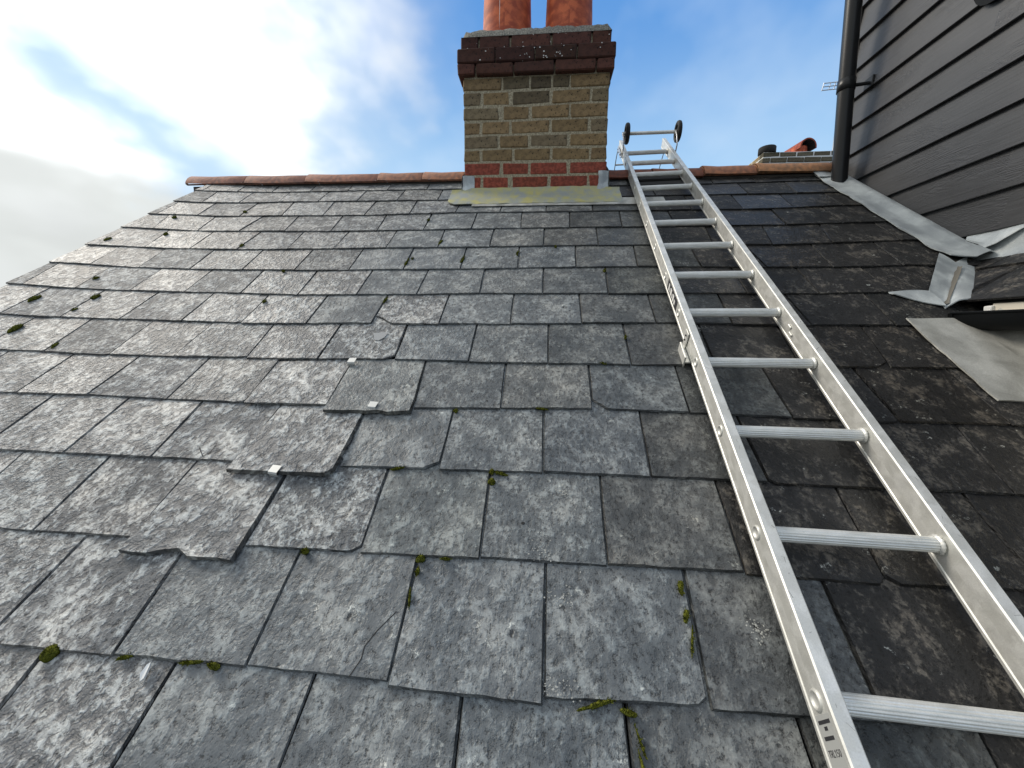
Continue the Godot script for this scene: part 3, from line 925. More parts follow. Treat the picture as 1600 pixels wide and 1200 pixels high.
func build_ridge(roof: Node3D, inv: Transform3D) -> void:
	# u from, u to, tint, drop
	var list := [[-2.50, -2.075, Color(0.92, 0.90, 0.92), 0.0], [-2.07, -1.645, Color(0.88, 0.86, 0.86), 0.004], [-1.64, -1.145, Color(0.95, 0.88, 0.84), 0.004], [-1.14, -0.845, Color(1.05, 0.96, 0.88), 0.005], [-0.84, -0.50, Color(1.08, 0.94, 0.82), 0.006],
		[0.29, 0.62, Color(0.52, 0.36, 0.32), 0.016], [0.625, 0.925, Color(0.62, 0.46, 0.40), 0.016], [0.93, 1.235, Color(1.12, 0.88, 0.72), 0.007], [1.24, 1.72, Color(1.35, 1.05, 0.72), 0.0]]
	for r in list:
		var xf := Transform3D(Basis.from_euler(Vector3(0, 0, rng.randf_range(-0.004, 0.004))), Vector3(r[0], 0.776 - r[3], -1.058))
		part("ridge_tile", ridge_mesh(r[1] - r[0], true, r[2]), M.ridge, roof, inv * xf)
	# the bed of mortar under the tiles
	var st := begin()
	for s in [[-2.47, -0.52], [0.30, 1.70]]:
		box(st, Vector3(s[0], 0.70, -1.14), Vector3(s[1], 0.80, -0.985), 0.0)
	part("ridge_mortar", done(st), M.bedding, roof, inv)

func build_leadwork(roof: Node3D, inv: Transform3D) -> void:
	var n := noise(77, 3.0, 3)
	# the strip where the roof meets the clad wall: flat on the slates, a swelling, then up to the boards
	var rows := []
	for i in 40:
		var v := lerpf(0.13, -0.998, i / 39.0)
		var row := []
		var w := n.get_noise_2d(v * 1.6, 0.0) * 0.016
		for p in [Vector2(1.572 + w, 0.010), Vector2(1.600 + w, 0.012), Vector2(1.645, 0.014 + 0.005 * n.get_noise_2d(v * 2.0, 5.0)), Vector2(1.665, 0.030 + 0.006 * n.get_noise_2d(v * 2.0, 9.0)), Vector2(1.690, 0.034), Vector2(1.712, 0.026), Vector2(1.726, 0.017), Vector2(1.76, 0.012)]:
			var droop := 0.030 * sin(clampf((p.x - 1.572) / 0.15, 0.0, 1.0) * PI) * smoothstep(-0.90, -0.998, v)
			row.append(on_roof(p.x, v - droop, p.y + 0.012 * smoothstep(-0.90, -0.998, v)))
		rows.append(row)
	var st := begin()
	sheet(st, rows, true, ND * 0.004)
	part("lead_flashing", done(st), M.lead, roof, inv, "grey lead strip along the foot of the dark clad wall")
	# the valley between the main slope and the little roof
	st = begin()
	rows = []
	for i in 15:
		var t := -0.12 + 1.12 * i / 14.0
		var left := on_roof(lerpf(1.536, 1.329, t), lerpf(-0.997, -1.265, t), 0.013 + 0.002 * n.get_noise_1d(t * 4.0))
		var fold := on_roof(lerpf(1.553, 1.322, t), lerpf(-1.068, -1.364, t), 0.006)
		var right := Vector3(1.702, 0.140, -0.109).lerp(Vector3(1.398, -0.031, 0.212), t)
		var row := []
		for k in 11:
			var s := k / 10.0
			var p := left.lerp(fold, s * 2.5) if s < 0.4 else fold.lerp(right, (s - 0.4) / 0.6)
			p += Vector3(0, 0.010 * sin(clampf((s - 0.4) / 0.6, 0.0, 1.0) * PI) + 0.003 * n.get_noise_2d(t * 3.0, s * 4.0), 0)
			row.append(p)
		rows.append(row)
	sheet(st, rows, true, Vector3(0, 0.004, 0))
	# its foot, dressed out over the slates below
	rows = []
	for i in 8:
		var t := i / 7.0
		var up := Vector2(1.331, -1.264).lerp(Vector2(1.205, -1.261), t)
		var dn := Vector2(1.323, -1.362).lerp(Vector2(1.208, -1.282), t)
		var row := []
		for k in 4:
			var q := up.lerp(dn, k / 3.0)
			row.append(on_roof(q.x, q.y, 0.012 + 0.004 * sin(t * 4.0 + k) - 0.004 * t))
		rows.append(row)
	sheet(st, rows, true, ND * 0.003)
	var valley := part("valley_lead", done(st), M.lead, roof, inv, "folded pale lead valley with a brown streak of silt")
	st = begin()
	rows = []
	for i in 12:
		var t := i / 11.0
		var c := Vector2(1.557, -1.085).lerp(Vector2(1.330, -1.352), t)
		var w := 0.0075 + 0.003 * sin(t * 7.0) + 0.008 * n.get_noise_2d(t * 9.0, 1.0)
		rows.append([on_roof(c.x - w * 0.7, c.y + w * 0.7, 0.0115), on_roof(c.x, c.y, 0.0125), on_roof(c.x + w * 0.8, c.y + w * 0.2, 0.0155)])
	sheet(st, rows, true)
	part("silt", done(st), M.silt, valley)
	# the wide old sheet beside the cream cheek
	st = begin()
	rows = []
	for i in 15:
		var v := lerpf(-1.440, -1.806, i / 14.0)
		var row := []
		for k in 9:
			var u := lerpf(1.149, 1.405, k / 8.0)
			var h := 0.014 - 0.006 * (i / 14.0) + 0.004 * n.get_noise_2d(u * 3.0, v * 2.0) + (0.05 if k == 8 else 0.0)
			row.append(on_roof(u + (0.006 * n.get_noise_2d(v * 4.0, 3.0) if k == 0 else 0.0), v, h))
		rows.append(row)
	sheet(st, rows, true, ND * 0.004)
	part("lead_sheet", done(st), M.old_lead, roof, inv, "wide pale lead sheet lying on the slates below the black gutter")
	# a loose end of lead at the top by the pipe
	st = begin()
	rows = []
	for i in 7:
		var t := i / 6.0
		rows.append([on_roof(lerpf(1.56, 1.70, t), 0.115, 0.028 + 0.004 * sin(t * 7.0)), on_roof(lerpf(1.565, 1.70, t), 0.03, 0.020)])
	sheet(st, rows, true, ND * 0.004)
	part("lead_tongue", done(st), M.lead, roof, inv)

# ---------------------------------------------------------------- the chimney on the ridge
func brick_part(parent: Node3D, lo: Vector3, hi: Vector3, tint: Color, m: Material, bev := 0.0055) -> void:
	var c := (lo + hi) * 0.5
	var st := begin()
	st.set_color(tint)
	box(st, lo - c, hi - c, bev, 0.0026)
	part("brick", done(st), m, parent, Transform3D(Basis.from_euler(Vector3(rng.randf_range(-0.006, 0.006), rng.randf_range(-0.006, 0.006), rng.randf_range(-0.004, 0.004))), c))

func build_chimney() -> void:
	var zf := -0.7975
	var zb := -1.275
	var base := Vector3(-0.108, 0.60, zf)
	var ch := thing("chimney", "brick chimney on the ridge with two terracotta pots and a dark corbelled head", "chimney", base)
	var levels := [0.6772, 0.7575, 0.8341, 0.9089, 0.9851, 1.0635, 1.1421, 1.2228, 1.2990]
	var rows := [
		[-0.529, -0.429, -0.416, -0.259, -0.240, -0.024, -0.010, 0.206, 0.217, 0.313],
		[-0.528, -0.311, -0.295, -0.140, -0.130, 0.087, 0.100, 0.315],
		[-0.528, -0.431, -0.420, -0.239, -0.228, -0.014, -0.003, 0.213, 0.221, 0.312],
		[-0.528, -0.326, -0.312, -0.148, -0.132, 0.084, 0.100, 0.311],
		[-0.528, -0.431, -0.418, -0.257, -0.246, -0.023, -0.012, 0.197, 0.215, 0.311],
		[-0.529, -0.322, -0.292, -0.141, -0.125, 0.090, 0.098, 0.310],
		[-0.530, -0.429, -0.416, -0.260, -0.242, -0.022, -0.011, 0.206, 0.216, 0.311],
		[-0.531, -0.307, -0.299, -0.144, -0.136, -0.018, -0.011, 0.085, 0.092, 0.311]]
	# soot and tone, brick by brick
	var grime := {6: [0.75, 0.95, 0.52, 0.9, 0.72], 7: [0.8, 0.42, 0.32, 0.42, 0.9], 5: [0.75, 0.8, 1.0, 1.08], 3: [0.9, 0.95, 0.72, 1.0], 4: [0.8, 1.0, 1.0, 1.05, 0.8], 2: [0.78, 1.0, 0.98, 1.02, 0.82]}
	for k in rows.size():
		var red: bool = k < 2
		var r: Array = rows[k]
		var y0: float = levels[k] + 0.005
		var y1: float = levels[k + 1] - 0.005
		for i in range(0, r.size(), 2):
			var g: float = rng.randf_range(0.8, 1.1)
			if grime.has(k): g *= grime[k][i / 2]
			var tint := Color(0.35, 0.085, 0.052) * g if red else Color(0.315, 0.222, 0.118) * g
			if not red and g < 0.8: tint = Color(0.29, 0.23, 0.145) * g * 1.1
			brick_part(ch, Vector3(r[i], y0, zf - 0.10) - base, Vector3(r[i + 1], y1, zf + rng.randf_range(0.0, 0.002)) - base, tint, M.brick if red else M.stock)
		# the two flanks
		for s in [-1, 1]:
			var x0: float = r[0] if s < 0 else r[-1] - 0.10
			var z := zf - 0.11
			var step := 0.105 if k % 2 == 0 else 0.215
			while z > zb + 0.03:
				var z2 := maxf(z - step, zb)
				var g2 := rng.randf_range(0.75, 1.05)
				brick_part(ch, Vector3(x0, y0, z2 + 0.01) - base, Vector3(x0 + 0.10, y1, z) - base, (Color(0.35, 0.085, 0.052) if red else Color(0.315, 0.222, 0.118)) * g2, M.brick if red else M.stock)
				z = z2
				step = 0.215
	var st := begin()
	box(st, Vector3(-0.5265, 0.45, zb + 0.004) - base, Vector3(0.3085, 1.50, zf - 0.0025) - base)
	part("mortar", done(st), M.mortar, ch)
	# the corbelled head: three courses of dark brick
	var head := [
		[1.2990, 1.3580, 0.030, [-0.559, -0.461, -0.452, -0.240, -0.232, -0.004, 0.004, 0.229, 0.237, 0.331]],
		[1.3600, 1.4340, 0.032, [-0.561, -0.345, -0.338, -0.118, -0.110, 0.119, 0.127, 0.335]],
		[1.4360, 1.5060, 0.014, [-0.540, -0.442, -0.433, -0.260, -0.250, -0.028, -0.019, 0.198, 0.208, 0.312]]]
	var dirt := [[0.9, 0.75, 0.55, 0.8, 1.0], [0.55, 0.42, 0.40, 0.62], [0.55, 0.6, 0.95, 0.8, 0.75]]
	for k in 3:
		var r: Array = head[k][3]
		for i in range(0, r.size(), 2):
			var g: float = dirt[k][i / 2] * rng.randf_range(0.9, 1.05)
			brick_part(ch, Vector3(r[i], head[k][0], zf - 0.10) - base, Vector3(r[i + 1], head[k][1], zf + head[k][2]) - base, Color(0.135, 0.053, 0.040) * g, M.stock, 0.006)
		for s in [-1, 1]:
			var x0: float = r[0] if s < 0 else r[-1] - 0.10
			var z := zf - 0.105
			while z > zb - 0.01:
				var z2 := maxf(z - 0.215, zb - 0.03)
				brick_part(ch, Vector3(x0, head[k][0], z2 + 0.009) - base, Vector3(x0 + 0.10, head[k][1], z) - base, Color(0.10, 0.055, 0.045) * rng.randf_range(0.6, 1.0), M.stock, 0.006)
				z = z2
	# white specks of lime and lichen on the head
	st = begin()
	for i in 46:
		var y := rng.randf_range(1.37, 1.50)
		var x := rng.randf_range(-0.53, 0.31)
		if rng.randf() < 0.6: x = rng.randf_range(-0.2, 0.08); y = rng.randf_range(1.35, 1.40) if rng.randf() < 0.7 else y
		var zz := zf + (0.0325 if y < 1.434 else 0.0145)
		var rr := rng.randf_range(0.0012, 0.0042)
		var pts := []
		for k in 7:
			var a := TAU * k / 7.0
			pts.append(Vector3(x + cos(a) * rr * rng.randf_range(0.7, 1.5), y + sin(a) * rr * rng.randf_range(0.6, 1.1), zz) - base)
		for k in 7: tri(st, Vector3(x, y, zz + 0.0014) - base, pts[(k + 1) % 7], pts[k])
	var specks := part("lichen_specks", done(st), M.white, ch)
	specks.set_meta("kind", "stuff")
	# mortar capping that slopes up to the pots
	var n := noise(91, 9.0, 3)
	st = begin()
	var grid := []
	for i in 23:
		var row := []
		for k in 35:
			var x := lerpf(-0.540, 0.312, k / 34.0)
			var z := lerpf(zb - 0.028, zf + 0.016, i / 22.0)
			var e := minf(minf(x + 0.540, 0.312 - x), minf(z - zb + 0.028, zf + 0.016 - z))
			var y := 1.500 + 0.036 * ss(0.0, 0.02, e) + 0.045 * ss(0.0, 0.09, e) + 0.05 * ss(0.06, 0.25, e) + 0.018 * n.get_noise_2d(x * 2.0, z * 2.0) * ss(0.0, 0.03, e)
			row.append(Vector3(x, y, z) - base)
		grid.append(row)
	sheet(st, grid, true)
	part("mortar_capping", done(st), M.flaunch, ch)
	for p in [[-0.300, 0.149, 1.0], [0.080, 0.142, 1.06]]:
		st = begin()
		st.set_color(Color(1.0, 1.0, 1.0) * p[2])
		lathe(st, [Vector2(p[1] + 0.004, -0.20), Vector2(p[1], 0.10), Vector2(p[1] - 0.008, 0.34), Vector2(p[1] - 0.010, 0.40), Vector2(p[1] + 0.012, 0.41), Vector2(p[1] + 0.014, 0.45), Vector2(p[1] - 0.002, 0.465), Vector2(p[1] - 0.028, 0.465), Vector2(p[1] - 0.032, 0.0)], 40)
		var pot := part("chimney_pot", done(st), M.pot, ch, Transform3D(Basis(), Vector3(p[0], 1.62, -1.03) - base))
		if p[0] < 0.0:                              # a thin white line down its face
			st = begin()
			tube(st, [Vector3(-0.032, -0.10, 0.1455), Vector3(-0.030, 0.10, 0.1450), Vector3(-0.031, 0.33, 0.137)], 0.0016, 6)
			part("white_line", done(st), M.white, pot)
	# lead apron dressed over the slates in front
	st = begin()
	var rows2 := []
	var wob := noise(93, 4.0, 3)
	for k in 41:
		var t := k / 40.0
		var u := lerpf(-0.602, 0.392, t)
		var on := clampf(minf((u + 0.537) / 0.02, (0.322 - u) / 0.02), 0.0, 1.0)
		var low := -0.318 + 0.010 * wob.get_noise_1d(u * 3.0) + 0.05 * ss(-0.560, -0.602, u)
		var row := []
		row.append(on_roof(u, low, 0.013 + 0.004 * wob.get_noise_1d(u * 5.0 + 9.0)) - base)
		row.append(on_roof(u, low + 0.05, 0.015) - base)
		row.append(on_roof(u, -0.19, 0.018) - base)
		row.append(on_roof(u, -0.140, 0.020 + 0.004 * on) - base)
		row.append((on_roof(u, -0.124, 0.03).lerp(Vector3(u, 0.690 + 0.004 * wob.get_noise_1d(u * 9.0), zf + 0.006), on)) - base)
		rows2.append(row)
	sheet(st, rows2, true, ND * 0.004)
	part("lead_apron", done(st), M.apron, ch, Transform3D(), "grey lead apron stained yellow with lichen at the foot of the chimney")
	# under it a narrow lead strip
	st = begin()
	rows2 = []
	for k in 21:
		var u := lerpf(-0.45, 0.62, k / 20.0)
		rows2.append([on_roof(u, -0.346 + 0.004 * wob.get_noise_1d(u * 6.0), 0.010) - base, on_roof(u, -0.25, 0.012) - base])
	sheet(st, rows2, true, ND * 0.003)
	part("lead_under_strip", done(st), M.old_lead, ch)
	# folded lead at the two front corners
	for s in [[-0.536, -0.466, 0.640, 0.757], [0.270, 0.326, 0.655, 0.772]]:
		st = begin()
		var g3 := []
		for i in 8:
			var t := i / 7.0
			var y: float = lerpf(s[3], s[2], t)
			var flare := 0.016 * ss(0.5, 1.0, t)
			var row := []
			for k in 5:
				var x: float = lerpf(s[0] - flare * 0.6, s[1] + flare * 0.3, k / 4.0)
				row.append(Vector3(x + 0.004 * wob.get_noise_2d(y * 9.0, k), y + 0.006 * wob.get_noise_2d(x * 30.0, 4.0) * (1.0 - t), zf + 0.008 + 0.004 * sin(k * 1.3) + flare * 0.8 + 0.004 * wob.get_noise_2d(x * 14.0, y * 14.0)) - base)
			g3.append(row)
		sheet(st, g3, true, Vector3(0, 0, 0.004))
		# round the corner, along the flank
		var xs: float = -0.541 if s[0] < 0.0 else 0.330
		quad(st, Vector3(xs, s[3], zf + 0.008) - base, Vector3(xs, s[2], zf + 0.02) - base, Vector3(xs, s[2] + 0.1, zf - 0.16) - base, Vector3(xs, s[3] + 0.1, zf - 0.16) - base)
		part("corner_lead", done(st), M.lead, ch)
	# torn end of lead at the right corner
	st = begin()
	var g4 := []
	for i in 6:
		var t := i / 5.0
		g4.append([Vector3(0.268 + 0.12 * t, 0.662 - 0.050 * t + 0.010 * sin(t * 8.0), zf + 0.022 + 0.03 * t) - base, Vector3(0.270 + 0.095 * t, 0.640 - 0.034 * t, zf + 0.034 + 0.03 * t) - base])
	sheet(st, g4, true, Vector3(0, 0.004, 0))
	part("torn_lead", done(st), M.lead, ch)

# ---------------------------------------------------------------- the clad wall
func build_clad_wall() -> void:
	var base := Vector3(1.75, -0.2, 0.0)
	var w := thing("clad_wall", "dark grey wall of overlapping wood-grained boards rising beside the roof", "wall", base)
	var st := begin()
	box(st, Vector3(1.75, -5.2, -1.0) - base, Vector3(5.0, 3.0, 1.6) - base)
	part("wall", done(st), M.dark, w)
	var ys := [0.258, 0.408, 0.557, 0.720, 0.880, 1.038, 1.194, 1.353, 1.513, 1.684, 1.846, 2.006, 2.166, 2.326, 2.486, 2.646, 2.806]
	for i in ys.size():
		var y0: float = ys[i]
		var y1: float = ys[i] + 0.185 if i < ys.size() - 1 else 3.0
		# where the roof slope cuts the board
		var cut := func(y: float) -> float: return maxf(-0.985, -0.902 - (y - 0.7270 - 0.018) / tan(PITCH))
		var za: float = cut.call(y0)
		var zb: float = cut.call(y1)
		var st2 := begin()
		var x0 := 1.727
		var x1 := 1.748
		var ofs := Vector2(rng.randf_range(0.0, 0.5), rng.randf_range(0.0, 0.8))
		var uv := func(p: Vector3) -> Vector2: return ofs + Vector2(p.z * 0.42, p.y * 0.95)
		var z1 := 1.6
		var a := Vector3(x0, y0, za) - base
		var b := Vector3(x0, y0, z1) - base
		var c := Vector3(x1, y1, z1) - base
		var d := Vector3(x1, y1, zb) - base
		var lip := Vector3(0.0015, -0.002, 0)
		var inn := Vector3(0.013, 0, 0)
		var pts := [a, d]
		if za > -0.984 and zb < -0.984:                # the cut meets the corner part-way up
			var yk := 0.7270 + 0.018 + (0.985 - 0.902) * tan(PITCH)
			pts = [a, Vector3(lerpf(x0, x1, (yk - y0) / (y1 - y0)), yk, -0.985) - base, d]
		var prev: Vector3 = pts[0]
		for k in range(1, pts.size()):
			var p: Vector3 = pts[k]
			tri(st2, b, prev, p, [uv.call(b), uv.call(prev), uv.call(p)])
			prev = p
		tri(st2, b, d, c, [uv.call(b), uv.call(d), uv.call(c)])
		quad(st2, a, b, b + lip, a + lip)              # eased lower edge
		quad(st2, a + lip, b + lip, b + lip + inn, a + lip + inn)
		quad(st2, a, a + inn, d + Vector3(0.002, 0, 0), d)
		part("cladding_board", done(st2), M.board, w)
	# corner trim behind the pipe
	st = begin()
	box(st, Vector3(1.728, 0.74, -1.012) - base, Vector3(1.76, 3.0, -0.986) - base, 0.002)
	part("corner_trim", done(st), M.dark, w)
	# black fitting at the top edge of the photograph
	st = begin()
	var sec := PackedVector2Array()
	for k in 20:
		var a := TAU * k / 20.0
		sec.append(Vector2(cos(a) * 0.075, -sin(a) * 0.075))
	extrude(st, sec, -0.09, 0.0)
	var sec2 := PackedVector2Array()
	for k in 20:
		var a := TAU * k / 20.0
		sec2.append(Vector2(cos(a) * 0.092, -sin(a) * 0.092))
	extrude(st, sec2, 0.0, 0.012)
	part("vent_cover", done(st), M.black, w, Transform3D(Basis(Vector3(0, 0, 1), Vector3(0, 1, 0), Vector3(-1, 0, 0)).orthonormalized(), Vector3(1.73, 1.250, -0.224) - base), "round black vent cover at the top edge of the wall")

# ---------------------------------------------------------------- the little roof, its gutter and cheek
func build_dormer() -> void:
	var base := Vector3(1.40, -0.20, 0.30)
	var d := thing("slated_bay", "small slate roof with black half-round gutter and cream cheek below the clad wall", "bay roof", base)
	var n := noise(61, 3.0, 3)
	# slope: from the eave at x = 1.385 up to the wall at x = 1.74
	var ex := 1.385
	var ey := -0.046
	var run := 0.36
	var rise := 0.205
	var len := sqrt(run * run + rise * rise)
	var up := Vector3(run, rise, 0) / len
	var out := Vector3(-rise, run, 0) / len
	# its two courses: tails at s = 0 and s = 0.27, slates side by side along z
	for c in [[0.0, 0.30, 0.185, [0.02, 0.132, 0.385, 0.64, 0.89, 1.14, 1.40]], [0.278, 0.13, -0.055, [-0.06, 0.01, 0.26, 0.51, 0.76, 1.01, 1.26]]]:
		for i in c[3].size() - 1:
			var z0: float = c[3][i]
			var z1: float = c[3][i + 1]
			var tone_k := rng.randf_range(1.3, 1.7)
			var st := begin()
			st.set_color(Color(tone_k * 1.02, tone_k, tone_k * 0.98))
			var top := []
			var bot := []
			var off := Vector2(rng.randf(), rng.randf()) * 0.6
			var first: bool = i == 0
			for e in [[0.0, z0], [0.0, z1], [c[1], z1], [c[1], z0]]:
				var s: float = c[0] + e[0]
				var z: float = e[1]
				if first and e[1] == z0: z = lerpf(0.185, -0.140, clampf(s / len, 0.0, 1.0))   # cut along the valley
				z += (-0.002 if e[1] == z1 else 0.002)
				var h: float = 0.010 - 0.030 * e[0]
				var p := Vector3(ex, ey, z) + up * s + out * h - base
				top.append(p)
				bot.append(p - out * 0.007)
			if first and c[0] > 0.2: z0 = -0.10
			var uvs := []
			for p in top: uvs.append(off + Vector2(p.z, p.x))
			quad(st, top[0], top[1], top[2], top[3], uvs)
			for k in 4:
				var k2 := (k + 1) % 4
				quad(st, top[k], top[k2], bot[k2], bot[k], [uvs[k], uvs[k2], uvs[k2], uvs[k]])
			part("slate", done(st), M.slate_dark, d)
	# deck
	var st := begin()
	quad(st, Vector3(ex + 0.01, ey - 0.004, 0.26) - base, Vector3(ex + run, ey + rise - 0.012, -0.02) - base, Vector3(ex + run, ey + rise - 0.012, 1.5) - base, Vector3(ex + 0.01, ey - 0.004, 1.5) - base)
	part("roof_deck", done(st), M.deck, d)
	# lead where the little roof meets the wall, in two lapped pieces, the upper one lifting
	var sec0 := [Vector2(1.700, 0.140), Vector2(1.713, 0.152), Vector2(1.727, 0.176), Vector2(1.735, 0.210), Vector2(1.739, 0.246), Vector2(1.747, 0.290)]
	st = begin()
	var rows := []
	var first_row := []
	for k in 6: first_row.append(Vector3(sec0[k].x, sec0[k].y, -0.145) - base)
	rows.append(first_row)
	for i in 26:
		var z := lerpf(-0.100, 1.5, pow(i / 25.0, 1.6))
		var row := []
		for p in sec0:
			row.append(Vector3(p.x + 0.003 * n.get_noise_2d(z * 5.0, p.y * 9.0), p.y + 0.003 * n.get_noise_2d(z * 3.0, p.x * 9.0), z) - base)
		rows.append(row)
	sheet(st, rows, true, Vector3(0, 0.004, 0))
	part("lead_flashing", done(st), M.lead, d, Transform3D(), "pale lead strip between the little roof and the clad wall")
	st = begin()
	rows = []
	var low := [on_roof(1.690, -0.90, 0.038), on_roof(1.697, -0.945, 0.042), Vector3(1.703, 0.192, -0.090), Vector3(1.708, 0.203, -0.055), Vector3(1.722, 0.236, -0.005), Vector3(1.734, 0.262, 0.040)]
	for i in low.size():
		var t := float(i) / (low.size() - 1)
		var high := Vector3(1.746, 0.275 + 0.01 * t, lerpf(-0.205, 0.05, t))
		var row := []
		for k in 7:
			var s := k / 6.0
			var p: Vector3 = low[i].lerp(high, s)
			p += Vector3(-0.004, -0.016 * (1.0 - t), 0) * sin(s * PI)
			row.append(p - base)
		rows.append(row)
	sheet(st, rows, true, Vector3(0, 0.004, 0))
	part("lifted_lead", done(st), M.lead, d)
	# eaves board and cheek
	st = begin()
	box(st, Vector3(1.398, -0.105, 0.275) - base, Vector3(1.416, -0.052, 1.5) - base, 0.002)
	part("fascia", done(st), M.cream, d)
	st = begin()
	box(st, Vector3(1.392, -0.65, 0.27) - base, Vector3(1.45, -0.075, 1.5) - base, 0.0)
	part("cheek", done(st), M.cream, d)
	st = begin()
	box(st, Vector3(1.388, -0.115, 0.262) - base, Vector3(1.400, -0.060, 0.285) - base, 0.002, 0.002)
	part("fascia_end", done(st), M.white, d)
	# gutter: a half-round trough with a stop end
	st = begin()
	var r := 0.054
	var gy := -0.084
	var gx := 1.343
	rows = []
	for z in [0.268, 0.6, 1.0, 1.5]:
		var row := []
		for k in 13:
			var a := PI + PI * k / 12.0
			row.append(Vector3(gx + cos(a) * r, gy + sin(a) * r, z) - base)
		rows.append(row)
	sheet(st, rows, true)
	rows = []
	for z in [0.268, 0.6, 1.0, 1.5]:
		var row := []
		for k in 13:
			var a := PI + PI * k / 12.0
			row.append(Vector3(gx + cos(a) * (r - 0.004), gy + sin(a) * (r - 0.004), z) - base)
		rows.append(row)
	sheet(st, rows, true)
	tube(st, [Vector3(gx - r, gy, 0.268) - base, Vector3(gx - r, gy, 1.5) - base], 0.004, 8)
	tube(st, [Vector3(gx + r, gy, 0.268) - base, Vector3(gx + r, gy, 1.5) - base], 0.004, 8)
	var gut := part("gutter", done(st), M.black, d)
	st = begin()
	var sec := PackedVector2Array()
	for k in 13:
		var a := TAU - PI * k / 12.0
		sec.append(Vector2(cos(a) * (r + 0.003), sin(a) * (r + 0.003)))
	extrude(st, sec, 0.0, 0.014)
	part("stop_end", done(st), M.black, gut, Transform3D(Basis(), Vector3(gx, gy, 0.260) - base))

# ---------------------------------------------------------------- downpipe
func build_downpipe() -> void:
	var foot := Vector3(1.649, 0.672, -0.87)
	var p := thing("downpipe", "black round downpipe standing at the corner of the clad wall", "downpipe", foot)
	var topx := -0.045 * 1.55
	var st := begin()
	tube(st, [Vector3.ZERO, Vector3(-0.0255, 0.56, 0), Vector3(topx, 1.9, 0)], 0.0385, 28)
	part("pipe", done(st), M.pipe, p)
	# socket joint and bracket
	st = begin()
	var prof := [Vector2(0.0385, -0.03), Vector2(0.0425, -0.028), Vector2(0.0425, 0.028), Vector2(0.0385, 0.03)]
	lathe(st, prof, 28)
	var br := part("bracket", done(st), M.pipe, p, Transform3D(Basis(), Vector3(-0.0252, 0.545, 0)))
	st = begin()
	tube(st, [Vector3(0.036, 0.0, 0.004), Vector3(0.075, 0.0, 0.012), Vector3(0.105, 0.0, 0.02)], 0.009, 10)
	box(st, Vector3(0.098, -0.028, -0.01), Vector3(0.112, 0.028, 0.05), 0.003)
	part("bracket_arm", done(st), M.pipe, br)

